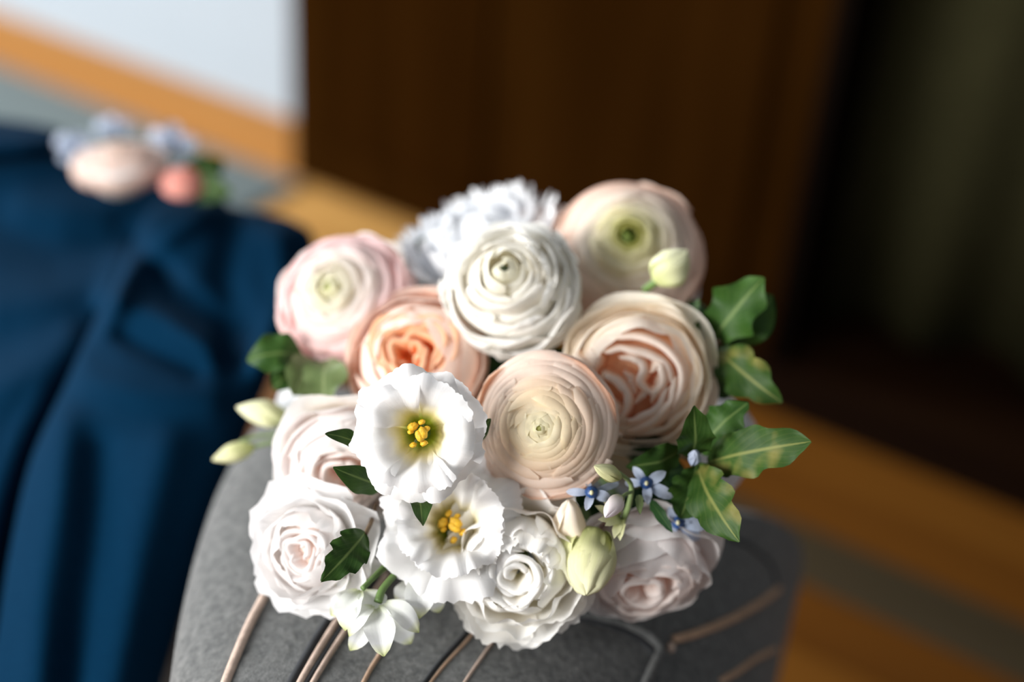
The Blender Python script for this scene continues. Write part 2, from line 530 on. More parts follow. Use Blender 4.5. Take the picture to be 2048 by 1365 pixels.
wall = boxes('wall_back', [(room(DOOR_E, 0, -0.02), D1 * (A1 - DOOR_E), D2 * 0.1, UP * 2.7), (room(A0, 0, 2.15), D1 * (DOOR_E - A0), D2 * 0.1, UP * 0.55)], M['wall'], kind='structure')
boxes('baseboard_back', [(room(DOOR_A + 0.004, 0.018, 0), D1 * (A1 - DOOR_A - 0.03), D2 * 0.018, UP * 0.10)], M['skirting'], kind='structure')
box('trim_1', room(DOOR_E - 0.022, 0.03, 0), D1 * 0.021, D2 * 0.131, UP * 2.15, M['hall_shade'], kind='structure')  # jamb added over the pale wall end, near-black like the hall
boxes('wall_hall', [(room(A0, -1.28, -0.02), D1 * (DOOR_E - A0 + 0.1), D2 * 0.08, UP * 2.72), (room(DOOR_E, -0.1, -0.02), D1 * 0.1, D2 * 1.18, UP * 2.72)], M['hall_shade'], kind='structure')
boxes('shade_ceiling', [(room(A0, -0.1, 2.72), D1 * (DOOR_E - A0 + 0.1), D2 * 1.26, UP * 0.05)], M['hall_shade'], kind='structure')  # unseen roof over the hall only, added to keep it dark

# two walls outside the picture, each with a real window opening
def window_wall(name, n_, at, along, out, length, s0, e0, z0, z1):
    """at(q, z): point q metres along the wall's inner face; along, out: its directions"""
    boxes(name, [(at(0, -0.02), out * 0.1, along * s0, UP * 2.72), (at(s0, -0.02), out * 0.1, along * (e0 - s0), UP * (z0 + 0.02)),
                 (at(s0, z1), out * 0.1, along * (e0 - s0), UP * (2.7 - z1)), (at(e0, -0.02), out * 0.1, along * (length - e0), UP * 2.72)], M['wall'], kind='structure')
    h, w, o = z1 - z0, e0 - s0, out * 0.05
    fr = boxes('window_%d' % n_, [(at(s0, z0) + out * 0.03, o, along * 0.05, UP * h), (at(e0 - 0.05, z0) + out * 0.03, o, along * 0.05, UP * h),
                                  (at(s0 + 0.05, z0) + out * 0.03, o, along * (w - 0.1), UP * 0.05), (at(s0 + 0.05, z1 - 0.05) + out * 0.03, o, along * (w - 0.1), UP * 0.05)], M['window_white'], kind='structure')
    boxes('glazing_bar', [(at(s0 + w / 2 - 0.015, z0 + 0.05) + out * 0.04, out * 0.03, along * 0.03, UP * (h - 0.1))], M['window_white'], fr)


window_wall('wall_left', 1, lambda q, z: room(A1, q, z), -D2, D1, FRONT_B, WIN_L[0] - WIN_L[1] / 2, WIN_L[0] + WIN_L[1] / 2, 0.98, 2.52)
window_wall('wall_front', 2, lambda q, z: room(A0 + q, FRONT_B, z), D1, -D2, A1 - A0, WIN_F[0] - WIN_F[1] / 2 - A0, WIN_F[0] + WIN_F[1] / 2 - A0, 1.03, 2.66)

# grey-blue slab along the wall, standing in for sheen on the floor
ra, rb = room_ab(on_z(478, 385, 0))
sheen_rug_n = 24
rv = []
SHEEN_RUG = (ra - 0.07, ra + 1.75, 0.05, rb + 1.1)
box('sheen_rug', room(SHEEN_RUG[0], SHEEN_RUG[2], 0.0), D1 * (SHEEN_RUG[1] - SHEEN_RUG[0]), -D2 * (SHEEN_RUG[3] - SHEEN_RUG[2]), UP * 0.012, M['sheen_rug'], bevel=0.004,
    label='flat grey-blue slab standing in for sheen on the wooden floor below the white wall', cat='sheen_rug')

# dark brown wooden door leaf set against the wall
wa, wb_ = room_ab(on_z(592, 352, 0))
ea, eb = room_ab(on_z(1490, 765, 0))
WARD_R = ea
wlen = wa - WARD_R
door = box('door_1', room(WARD_R, 0.03, 0.004), D1 * wlen, D2 * 0.028, UP * 2.1, M['wardrobe'], bevel=0.003, kind='structure')
for i in range(2):      # two tall fields, with stiles and rails standing proud
    s_ = WARD_R + wlen * (0.02 + 0.49 * i)
    for z_, h_ in ((0.10, 0.85), (1.07, 0.95)):
        box('door_panel', room(s_ + 0.05, 0.040, z_), D1 * (wlen * 0.47 - 0.10), D2 * 0.0105, UP * h_, M['wardrobe'], door, bevel=0.008)

# curtain hanging just inside the dark hall
def curtain():
    ca, cb = room_ab(on_z(1625, 672, 0))
    cb = -0.16
    ca += 0.05
    n, hgt = 220, 2.45
    root = empty('curtain', room(ca - 0.7, cb, 0.02), 'dark olive curtain hanging in folds beside the brown door', 'curtain')
    vs = []
    nz = 10
    for j in range(nz):
        z = 0.02 + hgt * j / (nz - 1)
        for i in range(n):
            s = i / (n - 1)
            am = 0.030 * (1 - 0.35 * j / (nz - 1))
            dy = am * math.sin(s * 48 + 0.9 * math.sin(s * 9)) + 0.015 * math.sin(s * 23 + z)
            vs.append(room(ca - 1.5 * s + 0.02 * math.sin(z * 2 + s * 8) * (1 - j / nz), cb + dy, z))
    mesh('cloth', vs, grid_faces(n, nz), M['curtain'], root, solid=0.004)
    tube('curtain_rod', [room(ca + 0.08, cb, hgt + 0.03), room(ca - 1.58, cb, hgt + 0.03)], 0.012, M['hall_shade'], root)


curtain()

# ------------------------------------------------------------------ the armchair
TOPZ = 0.618
armchair = empty('armchair', on_z(980, 1050, 0.0).xy.to_3d(), 'grey felt upholstered armchair with beige piping, under the bouquet', 'armchair')


def chair_arm():
    out_px = [(330, 1365), (352, 1230), (390, 1080), (440, 950), (510, 845), (620, 775), (760, 800), (1000, 885), (1250, 982),
              (1460, 1052), (1560, 1086), (1602, 1100), (1612, 1106), (1613, 1114), (1606, 1140), (1590, 1200), (1560, 1330), (1530, 1480), (1450, 1640), (1200, 1720), (900, 1720), (560, 1680), (380, 1560)]
    ring = []
    for (x, y) in out_px:
        drop = 0.115 * max(0.0, min(1.0, (x - 1050) / 540.0))
        ring.append(on_z(x, y, TOPZ - 0.028 - drop))
    ring = spline([tuple(p) for p in ring] + [tuple(ring[0])], 121)[:-1]
    c = np.array(on_z(960, 1230, TOPZ))
    n = len(ring)
    vs = []
    dc = on_z(1000, 1110, TOPZ)
    prof = [(0.02, 0.004), (0.2, 0.004), (0.4, 0.004), (0.55, 0.003), (0.68, 0.001), (0.78, -0.002), (0.86, -0.007), (0.92, -0.013), (0.965, -0.021), (0.99, -0.031), (1.0, -0.045)]
    for s, dz in prof:
        for q in ring:
            p = c + (q - c) * s
            base = TOPZ + (q[2] + 0.028 - TOPZ) * s ** 2.2
            dent = 0.022 * math.exp(-((p[0] - dc.x) ** 2 + (p[1] - dc.y) ** 2) / 0.115 ** 2)     # the felt gives under the flowers
            p[2] = base + dz - dent
            vs.append(p)
    for dz in (-0.08, -0.16, -0.30, -0.44, -0.5):
        for q in ring:
            p = c + (q - c) * (1.0 if dz > -0.49 else 0.97)
            p[2] = q[2] + 0.028 + dz
            vs.append(p)
    nr = len(prof) + 5
    f = grid_faces(n, nr, True)
    f.append(tuple(reversed(range(n))))
    f.append(tuple((nr - 1) * n + i for i in range(n)))
    o = mesh('arm', vs, f, M['felt'], armchair)
    return o, BVHTree.FromPolygons([Vector(v) for v in vs], f)


arm, ARM_BVH = chair_arm()


def on_arm(px, py):
    h = ARM_BVH.ray_cast(CAM, ray(px, py).normalized())
    return h[0] if h[0] else on_z(px, py, TOPZ)


def laid(name, pts, r, m, lift=0.3, n=40):
    q = spline(pts, n)
    w = [on_arm(x, y) + UP * r * lift for x, y in q]
    return tube(name, w, r, m, armchair, n=10)


laid('piping', [(640, 1010), (590, 1090), (556, 1148), (505, 1240), (470, 1320), (440, 1400), (420, 1480)], 0.0026, M['piping'])
laid('piping', [(760, 1130), (715, 1190), (668, 1255), (625, 1325), (590, 1390), (560, 1470)], 0.0021, M['piping'])
laid('piping', [(775, 1150), (728, 1215), (690, 1265), (648, 1330), (615, 1390), (590, 1470)], 0.0016, M['piping'])
laid('seam', [(745, 1125), (700, 1185), (650, 1252), (606, 1325), (572, 1390), (545, 1470)], 0.0026, M['seam'], 0.0)
laid('seam', [(768, 1140), (720, 1205), (680, 1262), (637, 1328), (602, 1390), (575, 1470)], 0.0018, M['seam'], 0.0)
laid('piping', [(800, 1230), (762, 1305), (738, 1345), (700, 1420)], 0.0013, M['tan'], 0.0)
laid('seam', [(960, 1230), (930, 1270), (880, 1325), (846, 1370), (800, 1430)], 0.0014, M['seam'], 0.0)
laid('piping', [(968, 1235), (938, 1278), (890, 1330), (857, 1372), (812, 1432)], 0.0009, M['tan'], 0.0)
laid('piping', [(1010, 1250), (975, 1300), (940, 1350), (905, 1405)], 0.0010, M['piping'], 0.0)
laid('welt', [(1120, 1225), (1200, 1238), (1262, 1258), (1305, 1285), (1318, 1310), (1300, 1352), (1280, 1400)], 0.0032, M['felt'], 0.5)
laid('seam', [(1130, 1234), (1200, 1248), (1255, 1268), (1294, 1294), (1305, 1314), (1288, 1352), (1268, 1400)], 0.0016, M['seam'], 0.0)
laid('piping', [(1346, 1284), (1400, 1268), (1460, 1243), (1515, 1212), (1556, 1182)], 0.0026, M['tan'], 0.5)
laid('seam', [(1556, 1182), (1540, 1130), (1500, 1095), (1450, 1070)], 0.0014, M['seam'], 0.0)
laid('piping', [(1440, 1365), (1475, 1345), (1510, 1320), (1550, 1300)], 0.0020, M['tan'], 0.3)
for x_, y_ in ((1320, 1306), (1341, 1300)):
    blob('knot', on_arm(x_, y_) + UP * 0.0015, [Vector((0.0026, 0, 0)), Vector((0, 0.0032, 0)), Vector((0, 0, 0.003))], M['piping'], armchair, label='beige piping end knot')


# seat under the jacket (mostly hidden)
def seat():
    q = [on_z(x, y, 0.33) for x, y in ((-420, 420), (430, 560), (330, 1180), (-420, 1500))]
    top = [(p, 0.33) for p in q]
    c = sum(q, Vector()) / 4
    vs, prof = [], [(0.93, 0.335), (0.985, 0.32), (1.0, 0.30), (1.0, 0.14)]
    for s, z in prof:
        for p in q:
            d = c + (p - c) * s
            vs.append((d.x, d.y, z))
    f = grid_faces(4, 4, True) + [(3, 2, 1, 0), (12, 13, 14, 15)]
    mesh('seat', vs, f, M['felt'], armchair, smooth=False)
    for p in q:
        d = c + (p - c) * 0.9
        tube('leg', [(d.x, d.y, 0.145), (d.x, d.y, 0.0)], [0.022, 0.015], M['wardrobe'], armchair)
    for px_, py_ in ((1500, 1150), (1440, 1600), (520, 1600)):
        d = on_z(px_, py_, TOPZ - 0.05)
        tube('leg', [(d.x, d.y, TOPZ - 0.45), (d.x, d.y, 0.0)], [0.022, 0.015], M['wardrobe'], armchair)


seat()

# ------------------------------------------------------------------ the navy jacket
jacket = empty('suit_jacket', on_z(150, 900, 0.42), 'navy blue wool suit jacket laid over the grey armchair', 'jacket')
FOLDS = [
    ([(-150, 330), (0, 322), (118, 302)], 14, -0.02),  # pixel polyline, width, height (m, + towards the viewer)
    ([(440, 400), (330, 470), (255, 540), (215, 640)], 30, 0.018),
    ([(285, 500), (350, 590), (440, 650), (470, 720)], 26, -0.018),
    ([(230, 600), (330, 640), (420, 700)], 22, 0.012),
    ([(205, 640), (280, 690), (390, 740)], 20, -0.010),
    ([(180, 760), (300, 790), (420, 800)], 34, 0.006),
    ([(470, 470), (450, 560), (480, 660)], 34, -0.012),
    ([(560, 480), (570, 600), (520, 720)], 30, 0.010),
    ([(120, 850), (110, 1000), (80, 1200), (70, 1365)], 45, 0.010),
    ([(330, 900), (280, 1100), (230, 1365)], 50, 0.008),
    ([(200, 900), (190, 1100), (150, 1365)], 36, -0.007),
    ([(0, 460), (120, 520), (230, 500)], 60, -0.010),
    ([(0, 620), (120, 600), (220, 560)], 45, 0.010),
    ([(300, 360), (200, 430), (60, 420)], 45, 0.010),
    ([(-40, 800), (60, 760), (140, 700)], 40, 0.010),
]


def fold_at(x, y):
    s = 0.0
    for pl, w, h in FOLDS:
        best = 1e9
        for (x0, y0), (x1, y1) in zip(pl, pl[1:]):
            dx, dy = x1 - x0, y1 - y0
            t = max(0, min(1, ((x - x0) * dx + (y - y0) * dy) / (dx * dx + dy * dy)))
            best = min(best, (x - x0 - t * dx) ** 2 + (y - y0 - t * dy) ** 2)
        s += 1.35 * h * math.exp(-best / (w * w))
    return s


def sleeve():
    rows = [((360, 395), (540, 428), 1.175, 0.3), ((318, 410), (585, 440), 1.165, 0.7), ((285, 445), (628, 478), 1.145, 1), ((240, 540), (612, 580), 1.10, 1), ((180, 660), (568, 690), 1.05, 1),
            ((130, 770), (517, 810), 1.01, 1), ((62, 920), (462, 950), 0.975, 1), ((20, 1100), (403, 1110), 0.945, 1), ((-8, 1280), (345, 1290), 0.925, 1), ((-40, 1470), (290, 1480), 0.905, 1)]
    arr = spline([(*l, *r, d, k) for l, r, d, k in rows], 90)
    nth = 96
    vs = []
    for lx, ly, rx, ry, d, k in arr:
        cx, cy, hx, hy = (lx + rx) / 2, (ly + ry) / 2, (rx - lx) / 2, (ry - ly) / 2
        hw = math.hypot(hx, hy) * d / F
        for i in range(nth):
            th = 2 * math.pi * i / nth
            s, c = math.sin(th), math.cos(th)
            sx = math.copysign(abs(s) ** 0.85, s)
            x, y = cx + hx * sx, cy + hy * sx
            front = c * hw * 0.55 * k
            if c > 0:
                front += fold_at(x, y) * min(1, c * 2.5)
            vs.append(P(x, y, d - front))
    n = len(arr)
    f = grid_faces(nth, n, True) + [tuple(reversed(range(nth))), tuple((n - 1) * nth + i for i in range(nth))]
    mesh('sleeve', vs, f, M['navy'], jacket)


sleeve()


def jacket_body():
    # rows of the cloth from the shoulder edge to the hem: (left px, py, d) .. (right px, py, d)
    rows = [[(-330, 258, 1.30), (-120, 268, 1.30), (60, 285, 1.29), (220, 345, 1.27), (400, 392, 1.24), (470, 420, 1.24)],
            [(-330, 300, 1.24), (-120, 315, 1.235), (60, 335, 1.225), (220, 385, 1.21), (370, 430, 1.20), (430, 470, 1.22)],
            [(-330, 480, 1.15), (-120, 490, 1.14), (40, 500, 1.135), (160, 520, 1.13), (270, 545, 1.135), (330, 570, 1.19)],
            [(-330, 700, 1.07), (-120, 700, 1.06), (0, 690, 1.055), (90, 690, 1.05), (170, 690, 1.06), (240, 700, 1.12)],
            [(-330, 950, 1.02), (-160, 930, 1.00), (-60, 900, 0.99), (10, 880, 0.99), (60, 870, 1.0), (140, 870, 1.09)],
            [(-330, 1200, 0.97), (-200, 1190, 0.96), (-110, 1150, 0.95), (-50, 1120, 0.95), (0, 1100, 0.97), (80, 1100, 1.06)],
            [(-330, 1500, 0.93), (-230, 1500, 0.92), (-150, 1480, 0.92), (-100, 1460, 0.93), (-50, 1440, 0.95), (20, 1440, 1.02)]]
    nu, nv = 90, 110
    R = [spline(r, nu) for r in rows]
    vs = np.zeros((nv, nu, 3))
    for i in range(nu):
        vs[:, i] = spline([r[i] for r in R], nv)
    front = []
    for j in range(nv):
        for i in range(nu):
            x, y, d = vs[j, i]
            front.append(P(x, y, d - fold_at(x, y) * 0.9))
    mesh('body_panel', front, grid_faces(nu, nv), M['navy'], jacket, solid=0.006)
    # collar / lapel rolled along the shoulder edge
    lap = [[(-330, 250, 1.285), (-100, 256, 1.28), (30, 268, 1.275), (118, 284, 1.27)],
           [(-330, 282, 1.235), (-100, 286, 1.23), (30, 293, 1.232), (112, 297, 1.24)],
           [(-330, 318, 1.205), (-100, 318, 1.20), (30, 312, 1.21), (104, 304, 1.225)]]
    R = [spline(r, 40) for r in lap]
    g = np.array([spline([r[i] for r in R], 14) for i in range(40)]).transpose(1, 0, 2)
    mesh('lapel', [P(*q) for row in g for q in row], grid_faces(40, 14), M['navy'], jacket, solid=0.012)
    # dark lining seen in the opening between body and sleeve
    lin = [[(250, 560, 1.20), (330, 600, 1.22)], [(90, 780, 1.13), (220, 800, 1.16)], [(0, 950, 1.09), (130, 980, 1.12)], [(-60, 1200, 1.05), (90, 1220, 1.08)], [(-100, 1480, 1.02), (60, 1480, 1.04)]]
    R = np.array([spline(r, 8) for r in lin])
    g = np.array([spline([r[i] for r in R], 24) for i in range(8)]).transpose(1, 0, 2)
    mesh('lining', [P(*q) for row in g for q in row], grid_faces(8, 24), M['navy_dark'], jacket)


jacket_body()


# ------------------------------------------------------------------ flower kit
class Frame:
    """local flower frame: origin, z = the way the flower faces, scale r"""
    def __init__(self, o, facing, r, spin=0.0):
        self.o, self.r = Vector(o), r
        z = facing.normalized()
        x = CX - z * CX.dot(z)
        x.normalize()
        y = z.cross(x)
        c, s = math.cos(spin), math.sin(spin)
        self.x, self.y, self.z = x * c + y * s, y * c - x * s, z
        self.m = np.array([self.x, self.y, self.z])

    def __call__(self, x, y, z):
        return self.o + (self.x * x + self.y * y + self.z * z) * self.r

    def arr(self, a):
        return np.array(self.o) + (np.asarray(a) @ self.m) * self.r


def N(a, b, c):
    return noise.noise(Vector((a, b, c)))


def petal(fr, parent, m, prof, half, ang, seed, col=None, nu=13, nv=11, edge=0.25, epow=3.0, ruf=0.0, rfreq=3.0, lump=0.02, jag=0.0, jfreq=9.0,
          base_w=0.55, notch=0.0, roll=0.0, name='petal', off=(0, 0, 0)):
    """a cup-shaped petal: profile (radius, height) from claw to rim swept over +-half radians about the flower axis"""
    pr = spline(prof, 40)
    dpr = np.gradient(pr, axis=0)
    vs, uv = [], []
    for j in range(nv):
        t0 = (j / (nv - 1)) ** 0.8
        for i in range(nu):
            u = 2 * i / (nu - 1) - 1
            te = 1 - edge * abs(u) ** epow - notch * math.exp(-(u / 0.18) ** 2)
            if jag:
                te += jag * N(u * jfreq, seed * 3.1, 0.5) + jag * 0.5 * N(u * jfreq * 2.3, seed * 1.7, 4.5)
            t = max(0.0, min(1.06, t0 * te))
            q = min(t, 1.0) * 39
            k = min(int(q), 38)
            fq = q - k
            r = pr[k][0] * (1 - fq) + pr[k + 1][0] * fq
            z = pr[k][1] * (1 - fq) + pr[k + 1][1] * fq
            if t > 1:
                r += dpr[-1][0] * (t - 1) * 39
                z += dpr[-1][1] * (t - 1) * 39
            dx, dz = dpr[k]
            ln = math.hypot(dx, dz) + 1e-9
            nx, nz = dz / ln, -dx / ln
            d = lump * N(u * 1.3 + seed, t * 2.0, seed * 0.7) * t
            if ruf:
                d += ruf * t ** 3 * (math.sin(rfreq * u * math.pi + seed * 5.0) * 0.6 + 1.2 * N(u * rfreq * 0.9, seed * 2.3, 7.7))
            if roll:
                d += roll * max(0.0, (t - 0.75) / 0.25) ** 2
            r2, z2 = r + nx * d, z + nz * d
            wid = base_w + (1 - base_w) * min(1.0, t * 1.6)
            a = ang + u * half * wid
            vs.append((r2 * math.cos(a) + off[0], r2 * math.sin(a) + off[1], z2 + off[2]))
            uv.append((u * 0.5 + 0.5, t0))
    o = mesh(name, fr.arr(vs), grid_faces(nu, nv), m, parent, origin=fr.o, uv=uv)
    if col is not None:
        o.color = (*col, 1)
    return o


def lerp_stops(st, f):
    for (a, ca), (b, cb) in zip(st, st[1:]):
        if f <= b:
            k = (f - a) / (b - a)
            return tuple(x + (y - x) * k for x, y in zip(ca, cb))
    return st[-1][1]


def dome(rho, phi_rim, zs=0.8, phi_base=158, flare=0.0, n=7):
    """profile of a cupped petal lying on a dome of radius rho, rim at phi_rim degrees from the axis"""
    out = []
    for i in range(n):
        s = i / (n - 1)
        ph = rad(phi_base + (phi_rim - phi_base) * s)
        k = rho * (1 + flare * max(0, s - 0.55) ** 2 / 0.2)
        out.append((k * math.sin(ph), k * math.cos(ph) * zs))
    return out


def shingle(r, z, inc):
    """profile of a petal whose rim (radius r - inc, height z) leans over the ring inside it"""
    return [(0.05, -0.55), (r * 0.55 + 0.06, -0.52), (r * 0.92 + 0.07, min(z - 0.42, -0.05 - 0.2 * (1 - r))), (r + 0.055, z - 0.22), (r + 0.03, z - 0.085), (r - 0.35 * inc, z - 0.018), (r - inc, z)]


BIND = None


def stem_part(name, fr, parent, m, label, r_stem=0.0022, head=0.28, neck=0.55, calyx=0.35):
    """stem from the head to the tie, swelling into the receptacle: the flower part's own mesh"""
    o, z = fr.o, fr.z
    p0 = o - z * fr.r * 0.12
    p1 = o - z * fr.r * (neck + 0.45)
    tail = BIND + (BIND - o) * 0.12
    pts = spline([tuple(p0), tuple(o - z * fr.r * neck), tuple(p1), tuple((p1 + BIND) / 2 - z * fr.r * 0.15), tuple(BIND + (p1 - BIND) * 0.12), tuple(tail + (BIND - HEADC) * 0.9)], 26)
    rr = []
    for i in range(26):
        s = i / 5.0
        rr.append(max(r_stem, fr.r * calyx * math.exp(-((s - 0.75) / 0.55) ** 2)))
    rr[0] = r_stem
    return tube(name, pts, rr, m, parent, n=10, label=label, origin=o)


HEADC = P(1000, 830, 0.80)
AXIS = Vector((0.02, -0.95, 0.22)).normalized()
BIND = HEADC - AXIS * 0.125 - UP * 0.02
bouquet = empty('bouquet', (HEADC.x, HEADC.y, TOPZ), 'bridal bouquet of white, blush and peach flowers resting on the grey armchair', 'bouquet')


def flower_frame(px, py, d, rpx, facing, spin=0.0):
    return Frame(P(px, py, d), cam_vec(*facing), rpx * d / F, spin)


def ranunculus(px, py, d, rpx, facing, cols, label, layers=14, r0=0.10, inc=(0.10, 0.10), zs=0.6, dip=0.0, per=5, ruf=0.012, rfreq=2.2, jag=0.0,
               eye='eye', eye_r=0.12, mat='p_ran', seed=1.0, gap=0.0, parent=None, m_back=None, back=2, name='ranunculus', half=(1.5, 0.90), edge=0.24, lump=0.025, spin=0.3, tilt=0.02, pw=0.85):
    fr = flower_frame(px, py, d, rpx, facing, spin)
    if parent is None:
        part = stem_part(name, fr, bouquet, M['stem'], label)
    else:
        part = tube(name, [tuple(fr(0, 0, 0.1)), tuple(fr(0, 0, -0.6)), tuple(fr(0, 0, -0.9))], [fr.r * 0.1, fr.r * 0.3, fr.r * 0.08], M['stem'], parent, origin=fr.o)
    r2 = random.Random(int(seed * 97))
    blob('center', fr(0, 0, zs + dip - 0.05 - eye_r), [fr.x * fr.r * eye_r, fr.y * fr.r * eye_r, fr.z * fr.r * eye_r * 1.1], M[eye], part, bump=0.5)
    ang = 0.0
    for k in range(layers):
        f = k / (layers - 1)
        r = r0 + (0.97 - r0) * f ** pw
        z = zs * (1 - r ** 2.3) + dip * math.exp(-(r / 0.25) ** 2)
        n = per if f > 0.25 else 3
        hf = half[0] + (half[1] - half[0]) * f
        for i in range(n):
            ang += 2 * math.pi / n
            sd = seed + k * 1.37 + i * 0.73
            rk = r * (1 + r2.uniform(-1, 1) * tilt)
            zk = z + r2.uniform(-1, 1) * tilt * 1.2
            ic = min(inc[0] + (inc[1] - inc[0]) * f, 0.62 * rk)
            petal(fr, part, M[mat], shingle(rk, zk, ic), hf, ang + r2.uniform(-.15, .15), sd, col=lerp_stops(cols, min(1, max(0, f + r2.uniform(-.05, .05)))),
                  ruf=ruf * (0.25 + f), rfreq=rfreq, edge=edge, lump=lump * (0.3 + f), base_w=0.8, jag=jag, nv=13, nu=19, epow=5.0)
        ang += 1.05
    for i in range(back * 3):       # loose guard petals behind
        sd = seed + 60 + i * 1.3
        petal(fr, part, m_back or M['p_white'], [(0.05, -0.8), (0.45, -0.72), (0.78, -0.45), (0.96, -0.12), (1.0, 0.08)], 0.75, i * 2.1 + 0.4, sd, ruf=ruf * 2, rfreq=rfreq, edge=0.2, lump=0.05)
    return part


def ribbon(fr, parent, m, path, ztop, depth, seed, lean=0.15, thick=0.07, n=26, name='petal'):
    """an inner petal standing on edge, folded along a path seen from above; its rim rolls over"""
    p = spline(path, n)
    tan = np.gradient(p, axis=0)
    tan /= np.linalg.norm(tan, axis=1)[:, None] + 1e-9
    nor = np.stack([tan[:, 1], -tan[:, 0]], axis=1)
    sec = [(-0.2, -1.0, 0.0), (-0.1, -0.6, 0.3), (0.0, -0.28, 0.6), (0.35, -0.07, 0.82), (0.9, 0.0, 0.92), (1.4, -0.05, 1.0), (1.7, -0.14, 1.0)]
    vs, uv = [], []
    for so, sz, t in sec:
        for i in range(n):
            e = math.sin(math.pi * i / (n - 1)) ** 0.35
            wob = 0.03 * N(i * 0.25, seed, t)
            zt = ztop - 0.16 * (1 - e) - 0.10 * (p[i][0] ** 2 + p[i][1] ** 2)
            q = p[i] + nor[i] * (so * thick * e + lean * sz * depth + wob)
            vs.append((q[0], q[1], zt + sz * depth + wob))
            uv.append((i / (n - 1), t))
    return mesh(name, fr.arr(vs), grid_faces(n, len(sec)), m, parent, origin=fr.o, uv=uv)


def garden_rose(px, py, d, rpx, facing, m_out, m_in, label, paths=None, seed=1.0, layers=6, phi=(40, 88), flare=0.14, ruf=0.03, zs=0.75, per=5, name='garden_rose', spin=0.2, inner_r=0.62, nswirl=16, m_back=None, roll=-0.03, ztop=0.48, parent=None, jag=0.0, core='core_pale'):
    fr = flower_frame(px, py, d, rpx, facing, spin)
    part = stem_part(name, fr, bouquet, M['stem'], label, calyx=0.3) if parent is None else tube(name, [tuple(fr(0, 0, 0.1)), tuple(fr(0, 0, -0.6)), tuple(fr(0, 0, -0.9))], [fr.r * 0.1, fr.r * 0.3, fr.r * 0.08], M['stem'], parent, origin=fr.o)
    r2 = random.Random(int(seed * 131))
    ang = seed
    for k in range(layers):
        f = k / max(1, layers - 1)
        for i in range(per):
            ang += 2 * math.pi / per
            ph = phi[0] + (phi[1] - phi[0]) * f + r2.uniform(-5, 5)
            rh = 0.80 + 0.2 * f
            petal(fr, part, (m_back or m_out) if k == layers - 1 else m_out, dome(rh * r2.uniform(0.97, 1.03), ph, zs, flare=flare * f + 0.02), 0.80, ang + r2.uniform(-.2, .2), seed + k * 2.1 + i, ruf=ruf * (0.4 + f), rfreq=1.6, edge=0.16, lump=0.05, roll=roll, jag=jag)
        ang += 0.6
    if paths is None:
        paths = []
        for i in range(nswirl):
            a = i * 2.399
            rr = inner_r * math.sqrt((i + 0.5) / nswirl)
            ln = 0.45 + 0.5 * rr
            tw = r2.uniform(-0.5, 0.5)
            pts = []
            for s in (-1, -0.5, 0, 0.5, 1):
                aa = a + s * ln / max(rr, 0.25) * 0.8
                q = rr * (1 + tw * 0.35 * s) + 0.06 * math.sin(s * 4 + i)
                pts.append((q * math.cos(aa), q * math.sin(aa)))
            paths.append((pts, ztop + r2.uniform(-0.05, 0.05)))
    blob('center', fr(0, 0, -0.22), [fr.x * fr.r * 0.72, fr.y * fr.r * 0.72, fr.z * fr.r * 0.32], M[core], part, bump=0.2)
    for i, (pth, zt) in enumerate(paths):
        ribbon(fr, part, m_in, pth, zt, 0.52, seed + i * 1.9, lean=0.12)
    return part


def lisianthus(px, py, d, rpx, facing, label, seed=1.0, n_out=5, n_in=5, mat='p_lis', ruf=0.10, jag=0.05, spin=0.0, stam=True, prof_o=None, prof_i=None, name='lisianthus', parent=None, half=0.78, stam_z=0.0, rfreq=2.4, jfreq=9, lump=0.1, edge=0.05):
    fr = flower_frame(px, py, d, rpx, facing, spin)
    part = stem_part(name, fr, bouquet, M['stem'], label, calyx=0.16, neck=0.75)
    prof_o = prof_o or [(0.05, -0.52), (0.26, -0.44), (0.42, -0.16), (0.58, 0.10), (0.82, 0.16), (1.0, 0.05)]
    prof_i = prof_i or [(0.05, -0.50), (0.25, -0.42), (0.40, -0.12), (0.52, 0.18), (0.70, 0.32), (0.88, 0.26)]
    for i in range(n_out):
        petal(fr, part, M[mat], prof_o, half, i * 2 * math.pi / n_out, seed + i * 1.7, nu=41, nv=15, ruf=ruf, rfreq=rfreq, jag=jag, jfreq=jfreq, edge=edge, epow=3, lump=lump)
    for i in range(n_in):
        petal(fr, part, M[mat], prof_i, half * 0.92, (i + 0.5) * 2 * math.pi / n_in, seed + 20 + i * 1.3, nu=41, nv=15, ruf=ruf * 0.9, rfreq=rfreq, jag=jag, jfreq=jfreq, edge=edge + 0.03, epow=3, lump=lump)
    if stam:
        c = stam_z
        spots = [(-0.05, 0.13, .085), (0.10, 0.15, .055), (-0.11, 0.07, .05), (0.13, 0.03, .06), (-0.14, -0.13, .055), (0.02, -0.16, .06)]
        for i, (x, y, q) in enumerate(spots):
            st = tube('stamen', [tuple(fr(x * 0.3, y * 0.3, -0.55)), tuple(fr(x * 0.8, y * 0.8, c - 0.2)), tuple(fr(x, y, c))], fr.r * 0.018, M['stem_pale'], part, n=6)
            o = blob('anther', fr(x, y, c), [fr.x * fr.r * q, fr.y * fr.r * q * 0.72, fr.z * fr.r * q * 0.7], M['anther'], part, bump=0.5, seed=i)
        tube('style', [tuple(fr(0, 0, -0.55)), tuple(fr(0.02, 0, c))], fr.r * 0.035, M['stem_pale'], part, n=8)
        for sx in (0, 1):
            blob('stigma', fr(0.0 + 0.065 * sx, -0.035 + 0.03 * sx, c + 0.05), [fr.x * fr.r * 0.065, fr.y * fr.r * 0.10, fr.z * fr.r * 0.05], M['anther'], part, bump=0.3, seed=sx + 9)
    return part


